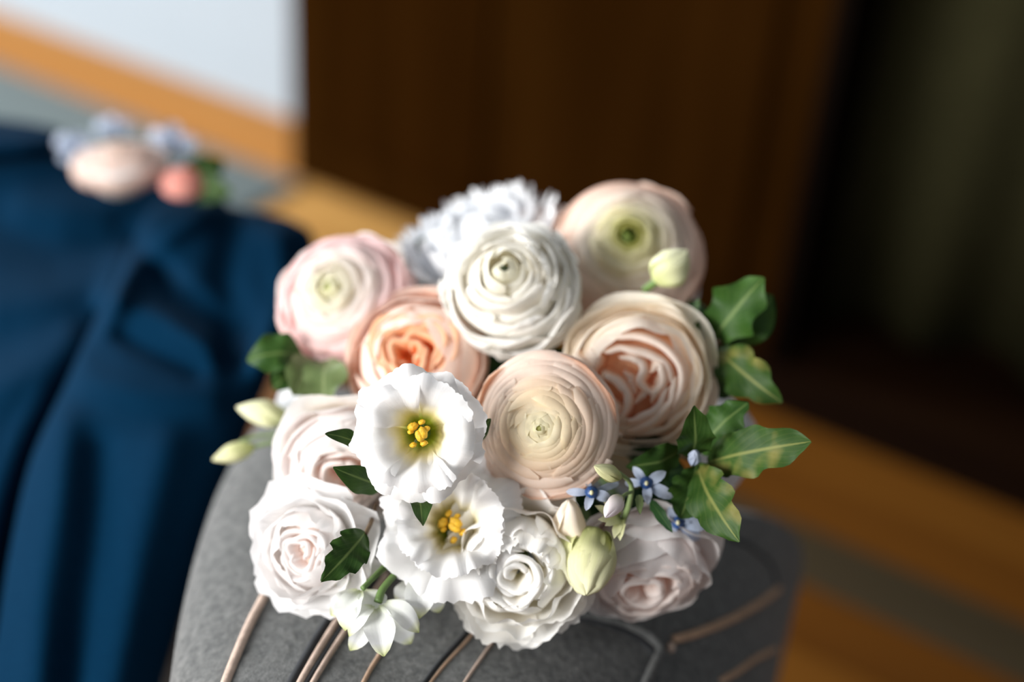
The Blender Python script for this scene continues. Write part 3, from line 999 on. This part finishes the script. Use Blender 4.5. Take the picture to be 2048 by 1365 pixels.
def leaf(parent, base, tip, wpx, m, bow=0.006, tilt=0.0, wavy=0.10, wfreq=5.0, seed=0.0, name='leaf', fold=0.15, nv=22, nu=9, shape=(0.85, 0.62), tipcurl=0.0, blunt=0.0, widen=1.18):
    """blade from base to tip (px, py, depth); wpx: full width in pixels; tilt: turn about its midrib"""
    b, t = P(*base), P(*tip)
    L = t - b
    ln = L.length
    l = L / ln
    nrm = (CAM - (b + t) / 2)
    nrm = (nrm - l * nrm.dot(l)).normalized()
    side = l.cross(nrm)
    c, s = math.cos(rad(tilt)), math.sin(rad(tilt))
    side, nrm = side * c + nrm * s, nrm * c - side * s
    hw = wpx * widen * (base[2] + tip[2]) / 2 / F / 2
    vs, uv = [], []
    for j in range(nv):
        v = j / (nv - 1)
        w = (math.sin(math.pi * v ** shape[0]) ** shape[1]) if not blunt else min(1.0, math.sin(math.pi * min(v, 0.5))) * (1 if v < 0.6 else math.sqrt(max(0, 1 - ((v - 0.6) / 0.4) ** 2)))
        w = max(w, 0.05 if j else 0.12)
        for i in range(nu):
            u = 2 * i / (nu - 1) - 1
            ww = w * hw * (1 + wavy * 1.0 * math.sin(v * wfreq * 2 * math.pi + seed * 3 + (1.7 if u > 0 else 0)) * abs(u))
            z = bow * math.sin(math.pi * v) - tipcurl * v ** 3 + hw * (fold * abs(u) * w + wavy * 2.2 * abs(u) ** 2 * w * math.sin(v * wfreq * 2 * math.pi + seed * 2 + (1.3 if u > 0 else 0)))
            z += hw * 0.15 * N(u + seed, v * 3, seed)
            vs.append(b + L * v + side * (u * ww) + nrm * z)
            uv.append((u * 0.5 + 0.5, v))
    return mesh(name, vs, grid_faces(nu, nv), m, parent, origin=b, uv=uv)


def px_stem(name, pts, r, m, parent, n=8, label=None, r1=None):
    q = spline([tuple(P(*p)) for p in pts], 18)
    rr = [r + ((r1 if r1 is not None else r) - r) * i / 17 for i in range(18)]
    return tube(name, q, rr, m, parent, n=n, label=label)


def bud(parent, base, tip, wpx, m, seed=0.0, n=4, twist=0.9, name='petal', fat=0.5, open_=0.0):
    """closed bud of wrapped petals from base to tip"""
    b, t = P(*base), P(*tip)
    L = t - b
    fr = Frame(b, L, L.length, seed)
    w = wpx * (base[2] + tip[2]) / 2 / F / L.length / 2
    for i in range(n):
        vs, uv = [], []
        nu, nv = 11, 13
        for j in range(nv):
            v = j / (nv - 1)
            prof = (math.sin(math.pi * min(1, (0.04 + 0.96 * v)) ** (0.9 if fat < .55 else 0.75)) ** (0.75 if fat < .55 else 0.5)) * (1 - open_) + open_ * v
            prof = max(prof, 0.05)
            for k in range(nu):
                u = 2 * k / (nu - 1) - 1
                vv = v * (1 - 0.10 * u * u)
                a = i * 2 * math.pi / n + u * 1.15 + twist * vv
                rr = w * prof * (1 + 0.09 * u + (0.30 if fat > .55 else 0.16) * N(u * 1.6, v * 2.5, seed + i))
                vs.append((rr * math.cos(a), rr * math.sin(a), vv))
                uv.append((u * 0.5 + 0.5, v))
        mesh(name, fr.arr(vs), grid_faces(nu, nv), m, parent, origin=fr.o, uv=uv)


# ------------------------------------------------------------------ the bouquet's flowers
PEACH = [(0, (0.90, 0.87, 0.62)), (0.22, (0.92, 0.88, 0.69)), (0.40, (0.93, 0.84, 0.64)), (0.6, (0.94, 0.84, 0.71)), (0.8, (0.95, 0.87, 0.79)), (1, (0.95, 0.87, 0.80))]
BLUSH = [(0, (0.46, 0.46, 0.12)), (0.12, (0.68, 0.66, 0.32)), (0.3, (0.88, 0.85, 0.66)), (0.55, (0.92, 0.87, 0.79)), (0.8, (0.93, 0.81, 0.72)), (1, (0.93, 0.74, 0.63))]
PINK = [(0, (0.80, 0.80, 0.56)), (0.25, (0.90, 0.88, 0.82)), (0.55, (0.92, 0.85, 0.85)), (0.8, (0.93, 0.72, 0.73)), (1, (0.94, 0.78, 0.79))]
WHITE = [(0, (0.90, 0.88, 0.74)), (0.25, (0.95, 0.93, 0.88)), (1, (0.95, 0.95, 0.94))]
ranunculus(1090, 852, 0.735, 146, (-0.16, 0.0, 1), PEACH, 'peach ranunculus with tightly wrapped cream centre, below the cream garden rose',
           layers=15, r0=0.09, inc=(0.10, 0.17), zs=0.62, per=5, ruf=0.016, eye='eye_pale', eye_r=0.06, seed=1.2, edge=0.24, pw=0.95, m_back=M['p_peach'], tilt=0.02, lump=0.03)
wr = ranunculus(1021, 574, 0.790, 135, (-0.14, 0.40, 1), WHITE, 'white ruffled ranunculus with a small green eye',
           layers=8, r0=0.15, inc=(0.08, -0.06), zs=0.66, dip=0.05, per=5, ruf=0.075, rfreq=1.5, eye='eye_dark', eye_r=0.07, seed=2.3, tilt=0.07, edge=0.22, lump=0.18, half=(1.5, 0.80), pw=0.9, jag=0.03, mat='p_ran_white')
wf = flower_frame(1021, 574, 0.790, 135, (-0.14, 0.40, 1), 0.3)
for i, (a_, r_, z_) in enumerate(((0.35, 0.52, 0.56), (-0.10, 0.60, 0.46), (0.75, 0.62, 0.46), (-0.75, 0.70, 0.36), (-1.5, 0.80, 0.26), (2.6, 0.80, 0.26))):
    petal(wf, wr, M['p_ran_white'], [(0.05, -0.2), (r_ * 0.6, z_ - 0.35), (r_ * 0.95, z_ - 0.12), (r_ + 0.02, z_ + 0.05), (r_ - 0.06, z_ + 0.12)], 0.36, a_, 40 + i, col=(0.95, 0.95, 0.94), edge=0.3, lump=0.05, ruf=0.02)
ranunculus(1255, 505, 0.850, 152, (-0.06, 0.30, 1), BLUSH, 'large blush ranunculus with yellow-green centre, topmost of the bouquet',
           layers=14, r0=0.20, inc=(0.09, 0.10), zs=0.66, dip=-0.03, per=5, ruf=0.026, eye_r=0.12, seed=3.1, m_back=M['p_blush'], pw=0.95, tilt=0.03, lump=0.05)
ranunculus(686, 598, 0.840, 145, (-0.34, 0.34, 1), PINK, 'pale pink ranunculus with white centre, beside the navy jacket',
           layers=12, r0=0.14, inc=(0.09, 0.05), zs=0.52, per=5, ruf=0.04, eye='eye_pale', eye_r=0.08, seed=4.4, edge=0.26, lump=0.08, tilt=0.035)


def rose_paths(cx, cy, r, lst):
    return [([((x - cx) / r, -(y - cy) / r) for x, y in p], z) for p, z in lst]


ROSE = rose_paths(1278, 740, 150, [
    ([(1203, 750), (1212, 732), (1238, 742), (1262, 766), (1266, 800), (1240, 836)], 0.56),
    ([(1215, 800), (1232, 790), (1248, 806), (1236, 830)], 0.50),
    ([(1240, 702), (1278, 700), (1298, 724), (1294, 755), (1310, 778)], 0.56),
    ([(1300, 735), (1316, 712), (1336, 720), (1334, 760), (1306, 800)], 0.56),
    ([(1165, 700), (1192, 724), (1186, 748), (1168, 770)], 0.50),
    ([(1152, 690), (1178, 715), (1160, 760)], 0.46),
    ([(1185, 680), (1206, 705), (1196, 735)], 0.48),
    ([(1205, 690), (1250, 680), (1300, 690), (1345, 715), (1355, 760)], 0.52),
    ([(1195, 668), (1250, 655), (1310, 662), (1362, 700), (1375, 760), (1352, 815)], 0.48),
    ([(1362, 740), (1350, 800), (1305, 845), (1255, 855)], 0.50),
    ([(1345, 760), (1325, 810), (1285, 835), (1255, 840)], 0.52),
    ([(1270, 800), (1290, 770), (1312, 760), (1322, 735)], 0.48),
    ([(1160, 760), (1185, 800), (1215, 840), (1250, 862)], 0.50),
    ([(1175, 765), (1200, 790), (1215, 815)], 0.46),
    ([(1255, 725), (1275, 745), (1280, 780)], 0.44),
])
garden_rose(1274, 752, 0.780, 145, (-0.10, 0.04, 1), M['p_rose'], M['p_rose_in'], 'cream garden rose with quartered apricot folds, beside the glossy leaves', paths=ROSE, core='core_apricot', seed=1.4, spin=0.0, layers=6, phi=(48, 94), flare=0.16, ruf=0.055)
garden_rose(835, 722, 0.805, 142, (-0.22, 0.28, 1), M['p_orange_out'], M['p_orange'], 'apricot-orange garden rose tucked behind the open lisianthus', core='core_orange', seed=2.6, layers=5, phi=(32, 84), nswirl=15, inner_r=0.58, flare=0.08)
garden_rose(690, 925, 0.785, 126, (0.05, -0.45, 0.9), M['p_whitepink'], M['p_palepink'], 'pale pink garden rose beside the open lisianthus', seed=3.7, layers=5, nswirl=11, phi=(40, 98), flare=0.26, ruf=0.08, m_back=M['p_white'])
garden_rose(618, 1100, 0.742, 100, (-0.35, -0.05, 1), M['p_pure'], M['p_whitepink'], 'white rose with faint pink folds at the bouquet edge over the piping', seed=5.1, layers=5, nswirl=9, inner_r=0.5, phi=(38, 100), flare=0.50, ruf=0.16, m_back=M['p_pure'], jag=0.05, ztop=0.42)
garden_rose(1282, 1135, 0.768, 138, (0.10, -0.75, 0.8), M['p_whitepink'], M['p_palepink'], 'shaded pale pink rose lying on the dark felt under the blue flowers', seed=6.2, layers=5, nswirl=10, phi=(35, 100), flare=0.26, ruf=0.10, m_back=M['p_whitepink'])

lisianthus(838, 868, 0.705, 132, (-0.03, 0.02, 1), 'open white lisianthus with yellow stamens and green throat', seed=1.1, spin=0.35, ruf=0.10, jag=0.04, jfreq=13, lump=0.16, n_out=6, half=0.80, edge=0.03)
lisianthus(905, 1052, 0.735, 146, (-0.02, 0.22, 1), 'white fringed lisianthus with half hidden yellow stamens', seed=4.1, spin=0.9, ruf=0.16, jag=0.06, n_out=6, n_in=6, rfreq=2.2, jfreq=12, lump=0.20, stam_z=-0.08,
           prof_i=[(0.05, -0.53), (0.20, -0.44), (0.34, -0.10), (0.46, 0.22), (0.60, 0.40), (0.74, 0.44)])


def double_lisianthus(px, py, d, rpx, facing, label, seed, mat='p_white', layers=5, ruf=0.11, jag=0.05, per=5, phi=(34, 100), nswirl=9, jfreq=10, nu=31, flare=0.26):
    fr = flower_frame(px, py, d, rpx, facing, seed)
    part = stem_part('double_lisianthus', fr, bouquet, M['stem'], label, calyx=0.16, neck=0.75)
    r2 = random.Random(int(seed * 53))
    ang = 0
    for k in range(layers):
        f = k / (layers - 1)
        for i in range(per):
            ang += 2 * math.pi / per
            ph = phi[0] + (phi[1] - phi[0]) * f
            petal(fr, part, M[mat], dome(0.72 + 0.30 * f, ph + r2.uniform(-8, 8), 0.8, flare=0.10 + (flare - 0.10) * f), 0.80, ang + r2.uniform(-.25, .25), seed + k * 3.3 + i * 1.1,
                  nu=nu, nv=13, ruf=ruf * (0.5 + 0.7 * f), rfreq=2.2, jag=jag, jfreq=jfreq, edge=0.12, lump=0.10)
        ang += 0.63
    for i in range(nswirl):
        a, q = i * 2.399, 0.5 * math.sqrt((i + 0.4) / nswirl)
        tw = r2.uniform(-0.6, 0.6)
        pts = [((q * (1 + tw * 0.4 * t_) + 0.05 * math.sin(t_ * 4 + i)) * math.cos(a + t_ * 0.55 / max(q, 0.25)), (q * (1 + tw * 0.4 * t_)) * math.sin(a + t_ * 0.55 / max(q, 0.25))) for t_ in (-1, -.5, 0, .5, 1)]
        ribbon(fr, part, M[mat], pts, 0.46 + r2.uniform(-.06, .06), 0.5, seed + i * 1.7, lean=0.2)
    return part


double_lisianthus(1036, 1136, 0.738, 134, (-0.05, -0.10, 1), 'double white lisianthus with ruffled petals, lowest in the bouquet', 2.2)
double_lisianthus(945, 500, 0.880, 118, (-0.35, 0.85, 0.45), 'cool white fringed lisianthus behind the white ranunculus', 3.9, 'p_cool', jag=0.26, jfreq=15, nu=45, ruf=0.16, phi=(26, 74), flare=0.5, nswirl=5)
double_lisianthus(598, 945, 0.81, 72, (-0.9, 0.1, 0.5), 'small white flower behind the pale pink rose', 5.5, 'p_cool', layers=4)
double_lisianthus(606, 800, 0.845, 72, (-0.7, 0.3, 0.6), 'white flower half hidden under the grey-green leaves', 6.6, 'p_cool', layers=3)
double_lisianthus(1452, 890, 0.835, 82, (0.7, 0.0, 0.7), 'white flower half hidden behind the variegated leaf', 7.7, 'p_cool', layers=3, ruf=0.05, jag=0.0)
double_lisianthus(1335, 540, 0.89, 88, (0.8, 0.1, 0.5), 'greyish white flower behind the large blush ranunculus', 8.8, 'p_cool', layers=3, ruf=0.04, jag=0.0)
double_lisianthus(1085, 450, 0.885, 62, (0.0, 0.9, 0.4), 'pink tinged small flower behind the ranunculus pair', 9.1, 'p_palepink', layers=3)

# buds
b = px_stem('lisianthus_bud', [(1290, 580, 0.80), (1310, 565, 0.792), (1322, 553, 0.79)], 0.0022, M['stem'], bouquet, label='pale green lisianthus bud against the blush ranunculus')
bud(b, (1312, 566, 0.786), (1375, 500, 0.782), 76, M['p_budpale'], 0.6, twist=1.3)
b = px_stem('lisianthus_bud', [(1168, 1020, 0.775), (1178, 1060, 0.765), (1182, 1082, 0.755)], 0.0026, M['stem'], bouquet, label='round lime green bud beside the lowest white lisianthus')
bud(b, (1180, 1066, 0.738), (1172, 1192, 0.718), 108, M['p_bud'], 1.9, twist=0.6, n=5, fat=0.6)
b = px_stem('lisianthus_bud', [(1150, 1110, 0.77), (1144, 1090, 0.76), (1140, 1075, 0.75)], 0.0022, M['stem'], bouquet, label='closed cream bud above the round lime green bud')
bud(b, (1142, 1096, 0.740), (1136, 1000, 0.724), 66, M['p_budcream'], 2.4, twist=0.8, n=3, fat=0.6)
b = px_stem('lisianthus_bud', [(640, 850, 0.84), (600, 845, 0.835), (568, 836, 0.83)], 0.0014, M['stem_pale'], bouquet, label='cream lisianthus bud on a thin stem beside the navy sleeve')
bud(b, (578, 838, 0.83), (472, 815, 0.825), 52, M['p_budpale'], 3.3, twist=1.2)
b = px_stem('lisianthus_bud', [(650, 885, 0.84), (590, 882, 0.835), (540, 886, 0.832), (500, 896, 0.83)], 0.0014, M['stem_pale'], bouquet, label='slim yellow-green lisianthus bud over the grey felt')
bud(b, (508, 893, 0.83), (424, 921, 0.825), 38, M['p_bud'], 4.0, twist=1.1)
px_stem('stem', [(650, 862, 0.845), (580, 868, 0.84), (520, 872, 0.838), (480, 885, 0.836)], 0.0012, M['stem_pale'], b)


# ------------------------------------------------------------------ foliage
def sprig(pts, label, r=0.0016, m='stem'):
    return px_stem('leaf_sprig', pts, r, M[m], bouquet, label=label)


s = sprig([(1330, 900, 0.80), (1372, 915, 0.765), (1396, 922, 0.745)], 'glossy green leaf sprig with wavy variegated leaves beside the blue flowers', m='stem_brown')
leaf(s, (1385, 915, 0.745), (1388, 812, 0.715), 66, M['leaf'], 0.004, tilt=-15, wavy=0.08, wfreq=3, seed=1, shape=(0.85, 0.8))
leaf(s, (1400, 905, 0.755), (1496, 806, 0.745), 72, M['leaf_bright'], 0.006, tilt=20, wavy=0.14, wfreq=4, seed=2)
leaf(s, (1415, 925, 0.750), (1622, 884, 0.712), 82, M['leaf_var'], 0.007, tilt=8, wavy=0.10, wfreq=3.2, seed=3, shape=(0.95, 0.55))
leaf(s, (1394, 930, 0.748), (1478, 1084, 0.708), 82, M['leaf_var'], 0.007, tilt=-18, wavy=0.10, wfreq=4, seed=4, shape=(1.05, 0.65))
leaf(s, (1392, 932, 0.745), (1360, 1038, 0.735), 78, M['leaf'], 0.003, tilt=20, wavy=0.12, wfreq=4, seed=5, shape=(1.2, 0.7))
leaf(s, (1360, 900, 0.755), (1252, 934, 0.742), 62, M['leaf'], 0.006, tilt=25, wavy=0.10, wfreq=3, seed=6, shape=(0.9, 0.8))
leaf(s, (1420, 900, 0.765), (1466, 838, 0.775), 50, M['leaf_dark'], 0.003, seed=7)

s = sprig([(1390, 720, 0.82), (1420, 695, 0.80), (1442, 682, 0.79)], 'green leaf sprig reaching past the cream garden rose', m='stem_brown')
leaf(s, (1425, 684, 0.795), (1528, 556, 0.775), 92, M['leaf_bright'], 0.006, tilt=12, wavy=0.14, wfreq=2.6, seed=8, shape=(1.0, 0.75))
leaf(s, (1440, 688, 0.80), (1546, 592, 0.795), 84, M['leaf_bright'], 0.004, tilt=-25, wavy=0.12, wfreq=2.2, seed=9, shape=(1.1, 0.7))
leaf(s, (1428, 690, 0.80), (1398, 598, 0.79), 44, M['leaf_bright'], 0.010, tilt=55, wavy=0.05, wfreq=2, seed=10)
leaf(s, (1436, 700, 0.79), (1564, 806, 0.765), 78, M['leaf_var'], 0.006, tilt=-10, wavy=0.13, wfreq=3.2, seed=11, shape=(0.85, 0.75))
leaf(s, (1420, 695, 0.815), (1452, 800, 0.82), 90, M['leaf_dark'], 0.004, seed=12, wavy=0.06)
leaf(s, (1400, 690, 0.83), (1376, 600, 0.84), 60, M['leaf_dark'], 0.004, seed=13, wavy=0.06)

s = sprig([(640, 740, 0.84), (600, 735, 0.825), (575, 725, 0.82)], 'grey-green leaf cluster under the pink ranunculus')
leaf(s, (608, 716, 0.825), (494, 722, 0.815), 76, M['leaf_bright'], 0.008, tilt=-25, wavy=0.10, wfreq=2, seed=14, shape=(0.9, 0.6))
leaf(s, (600, 720, 0.825), (545, 778, 0.81), 60, M['leaf'], 0.004, tilt=10, wavy=0.08, wfreq=2, seed=15)
leaf(s, (612, 712, 0.82), (586, 792, 0.802), 62, M['leaf_grey'], 0.006, tilt=15, wavy=0.06, wfreq=2, seed=16, shape=(1.1, 0.5))
leaf(s, (660, 718, 0.82), (648, 808, 0.795), 76, M['leaf_grey'], 0.006, tilt=-20, wavy=0.10, wfreq=2, seed=17, shape=(1.2, 0.5))
leaf(s, (640, 722, 0.83), (612, 800, 0.815), 60, M['leaf'], 0.006, tilt=0, wavy=0.08, wfreq=2, seed=25, shape=(1.2, 0.5))

s = sprig([(760, 900, 0.745), (735, 905, 0.735), (712, 900, 0.73)], 'green leaves showing around the open lisianthus')
leaf(s, (735, 902, 0.735), (650, 868, 0.705), 34, M['leaf'], 0.004, tilt=-30, wavy=0.08, wfreq=2, seed=18)
leaf(s, (765, 972, 0.735), (666, 935, 0.705), 52, M['leaf'], 0.003, tilt=10, wavy=0.05, wfreq=2, seed=19, shape=(0.85, 0.8))
leaf(s, (832, 985, 0.720), (846, 1052, 0.690), 42, M['leaf'], 0.002, tilt=20, wavy=0.06, wfreq=1.5, seed=20, shape=(0.7, 0.8))
leaf(s, (955, 880, 0.735), (982, 838, 0.715), 26, M['leaf'], 0.002, tilt=20, wavy=0.05, wfreq=1.5, seed=21)

s = px_stem('leaf_sprig', [(752, 1010, 0.765), (742, 1045, 0.735), (730, 1070, 0.722)], 0.0012, M['stem_brown'], bouquet, label='single wavy green leaf hanging above the white delphinium florets')
leaf(s, (730, 1066, 0.722), (642, 1164, 0.695), 66, M['leaf'], 0.005, tilt=8, wavy=0.11, wfreq=4.5, seed=22, shape=(0.85, 0.75))

s = sprig([(1060, 960, 0.79), (1090, 990, 0.78), (1110, 1005, 0.775)], 'dark leaves under the peach ranunculus')
leaf(s, (1060, 985, 0.785), (1160, 1000, 0.77), 50, M['leaf'], 0.004, seed=23)
leaf(s, (1110, 1000, 0.79), (1220, 1040, 0.80), 60, M['leaf_dark'], 0.004, seed=24)

leaf(s, (1370, 940, 0.775), (1270, 960, 0.775), 70, M['leaf_dark'], 0.004, seed=26)  # these dark leaves are added to keep the gap behind the blue flowers dark
leaf(s, (1350, 1000, 0.785), (1240, 1010, 0.775), 70, M['leaf_dark'], 0.004, seed=27)
leaf(s, (1340, 900, 0.78), (1250, 905, 0.785), 60, M['leaf_dark'], 0.004, seed=28)
leaf(s, (1400, 960, 0.78), (1330, 1030, 0.78), 70, M['leaf_dark'], 0.004, seed=29)

# leaves filling the heart of the bouquet
s = sprig([(1000, 830, 0.88), (960, 780, 0.86), (900, 700, 0.85)], 'dark filler foliage between the flower heads')
for i in range(30):
    a = i * 2.399
    q = 380 * math.sqrt((i + 0.5) / 30)
    x, y = 985 + q * math.cos(a), 815 + q * 0.85 * math.sin(a)
    dd = 0.835 + 0.05 * (q / 380) ** 2
    if P(x, y, dd).z < TOPZ + 0.03:
        continue
    leaf(s, (x - 50 * math.cos(a + 1), y - 50 * math.sin(a + 1), dd + 0.01), (x + 60 * math.cos(a + 1), y + 60 * math.sin(a + 1), dd), 78, M['leaf_dark'], 0.004, seed=30 + i, nu=5, nv=9)


# ------------------------------------------------------------------ blue star flowers
def tweedia(c, hubs, label, parent=None, rr=0.0035):
    part = tube('blue_star_flower', [tuple(P(c[0], c[1], c[2] + 0.03)), tuple(P(c[0], c[1], c[2] + 0.012)), tuple(P(c[0], c[1], c[2]))], [0.001, 0.0012, rr * 0.7], M['stem_pale'], parent or bouquet, label=label)
    for i, (x, y, dd, w) in enumerate(hubs):
        leaf(part, (c[0], c[1], c[2]), (x, y, c[2] + dd), w, M['p_blue'], 0.003, seed=c[0] + i, name='petal', fold=0.25, wavy=0.03, shape=(1.1, 0.6), nv=12, nu=7, widen=0.75)
    blob('corona', P(c[0], c[1], c[2] - 0.002), [CX * rr, CY * rr, CZ * rr], M['blue_eye'], part, bump=0.3)
    blob('stigma', P(c[0], c[1], c[2] - 0.002 - rr), [CX * rr * 0.3, CY * rr * 0.4, CZ * rr * 0.4], M['p_white'], part, nu=8, nv=5)
    return part


tweedia((1293, 967, 0.735), [(1266, 934, 0.002, 24), (1332, 944, -0.002, 30), (1346, 996, 0.0, 34), (1296, 1010, -0.004, 26), (1250, 966, 0.006, 24)], 'open pale blue star flower with deep blue centre')
tweedia((1183, 986, 0.724), [(1132, 984, 0.004, 22), (1172, 1022, -0.004, 24), (1222, 998, 0.0, 30), (1238, 966, 0.012, 20), (1176, 966, 0.02, 18)], 'pale blue star flower tucked under the peach ranunculus')
tweedia((1356, 1046, 0.748), [(1420, 1050, 0.0, 40), (1400, 1080, 0.004, 34), (1330, 1070, 0.0, 30), (1340, 1010, 0.0, 34), (1385, 1030, 0.0, 30)], 'blurred blue star flower above the shaded rose')
tweedia((1372, 1004, 0.752), [(1340, 990, 0.0, 26), (1360, 1030, 0.0, 24), (1352, 965, 0.0, 22)], 'half closed blue flower behind the wavy leaf')

s = px_stem('blue_flower_spray', [(1235, 1110, 0.752), (1240, 1060, 0.742), (1258, 1010, 0.732), (1262, 970, 0.727), (1238, 945, 0.717)], 0.0022, M['stem_pale'], bouquet, label='pale green bud spray between the blue star flowers', r1=0.001)
bud(s, (1240, 957, 0.717), (1188, 932, 0.704), 32, M['p_bud'], 0.3, twist=0.3, n=5)
px_stem('stem', [(1262, 985, 0.727), (1250, 990, 0.722), (1242, 998, 0.718)], 0.0009, M['stem_pale'], s)
bud(s, (1242, 994, 0.719), (1210, 1036, 0.704), 34, M['p_budwhite'], 0.8, twist=0.5, n=4)
for i, (x, y) in enumerate(((1190, 1012), (1206, 995), (1228, 1078), (1210, 1052), (1196, 1040), (1240, 1082))):
    leaf(s, (1240, 1035, 0.739), (x, y, 0.722), 18, M['p_bud'], 0.002, seed=70 + i, nu=5, nv=9, name='sepal')
leaf(s, (1278, 990, 0.727), (1280, 1030, 0.717), 14, M['leaf_grey'], 0.002, seed=80, nu=5, nv=9)
leaf(s, (1300, 1000, 0.737), (1345, 1066, 0.727), 20, M['leaf_dark'], 0.002, seed=81, nu=5, nv=9)
s = px_stem('blue_flower_bud', [(1384, 930, 0.748), (1386, 922, 0.742), (1388, 916, 0.738)], 0.001, M['stem_pale'], bouquet, label='small round blue bud at the base of the leaf sprig')
bud(s, (1387, 926, 0.738), (1391, 902, 0.730), 24, M['p_blue'], 1.4, n=4, fat=0.6)


# ------------------------------------------------------------------ white delphinium florets
s = px_stem('delphinium_spray', [(815, 1128, 0.735), (790, 1150, 0.728), (765, 1180, 0.722), (756, 1205, 0.718)], 0.0017, M['stem'], bouquet, label='white delphinium florets with green tipped petals hanging over the felt', r1=0.0022)
px_stem('stem', [(770, 1132, 0.735), (748, 1155, 0.727), (725, 1178, 0.72)], 0.0015, M['stem'], s)
px_stem('stem', [(800, 1128, 0.74), (775, 1135, 0.735), (745, 1160, 0.728)], 0.0012, M['stem'], s)
for i, (b_, t_, w_, tl) in enumerate((
        ((752, 1212, 0.722), (768, 1314, 0.706), 62, 0), ((756, 1208, 0.722), (838, 1266, 0.715), 48, 25), ((748, 1212, 0.720), (698, 1274, 0.708), 36, -20),
        ((745, 1215, 0.730), (700, 1302, 0.722), 44, 10), ((765, 1210, 0.738), (822, 1288, 0.740), 50, 0), ((770, 1205, 0.742), (836, 1240, 0.745), 52, 0),
        ((722, 1182, 0.724), (690, 1262, 0.712), 56, -25), ((728, 1180, 0.728), (745, 1240, 0.720), 60, 20), ((715, 1180, 0.735), (662, 1232, 0.730), 46, 0),
        ((712, 1178, 0.745), (668, 1180, 0.745), 44, 0), ((722, 1170, 0.745), (730, 1110, 0.752), 70, 0), ((715, 1168, 0.752), (690, 1130, 0.755), 44, 0),
        ((842, 1150, 0.735), (838, 1238, 0.722), 62, 0), ((850, 1160, 0.745), (878, 1226, 0.742), 46, 10), ((835, 1155, 0.748), (795, 1205, 0.748), 44, 0), ((846, 1150, 0.75), (880, 1180, 0.752), 40, 0))):
    leaf(s, b_, t_, w_, M['p_delph'], 0.006, tilt=tl, wavy=0.04, wfreq=2, seed=90 + i, name='petal', fold=0.3, shape=(1.15, 0.6), nv=14, nu=9, widen=1.0)

# ribbon tie round the stems, behind the heads
tie = [BIND + AXIS * 0.02, BIND - AXIS * 0.0, BIND - AXIS * 0.025, BIND - AXIS * 0.05]
tube('ribbon', [tuple(p) for p in tie], [0.019, 0.0175, 0.0175, 0.019], M['ribbon'], bouquet, n=20)

# ------------------------------------------------------------------ the boutonniere on the jacket
bout = empty('boutonniere', P(290, 330, 1.155), 'small boutonniere of blush rose, coral bud and pale blue petals on the navy jacket', 'boutonniere')
ranunculus(240, 318, 1.130, 92, (0.0, 1.0, 0.55), [(0, (0.88, 0.74, 0.66)), (1, (0.88, 0.77, 0.72))], None, layers=7, zs=0.28, per=4, seed=12.0, parent=bout, name='blush_rose', back=1, eye='eye_pale', lump=0.08)
ranunculus(368, 362, 1.105, 44, (0.1, 0.9, 0.7), [(0, (0.85, 0.42, 0.36)), (1, (0.9, 0.5, 0.44))], None, layers=5, zs=0.6, per=4, seed=13.0, eye='eye_pale', parent=bout, name='coral_rosebud', back=1, m_back=M['p_coral'])
leaf(bout, (395, 370, 1.125), (465, 388, 1.095), 60, M['leaf'], 0.01, seed=101)
leaf(bout, (390, 360, 1.125), (448, 318, 1.115), 54, M['leaf'], 0.01, seed=102)
leaf(bout, (385, 350, 1.135), (420, 310, 1.125), 44, M['leaf_dark'], 0.01, seed=103)
tweedia((345, 290, 1.155), [(300, 262, 0.01, 40), (345, 245, 0.01, 40), (395, 280, 0.0, 40), (375, 315, 0.0, 36), (320, 310, -0.01, 36)], None, bout, 0.005)
tweedia((150, 298, 1.165), [(112, 276, 0.01, 40), (150, 262, 0.01, 36), (185, 280, 0.0, 36), (120, 322, 0.0, 36), (155, 335, -0.01, 36)], None, bout, 0.004)
tweedia((230, 262, 1.205), [(190, 250, 0.01, 40), (215, 235, 0.01, 36), (262, 245, 0.0, 40)], None, bout, 0.004)
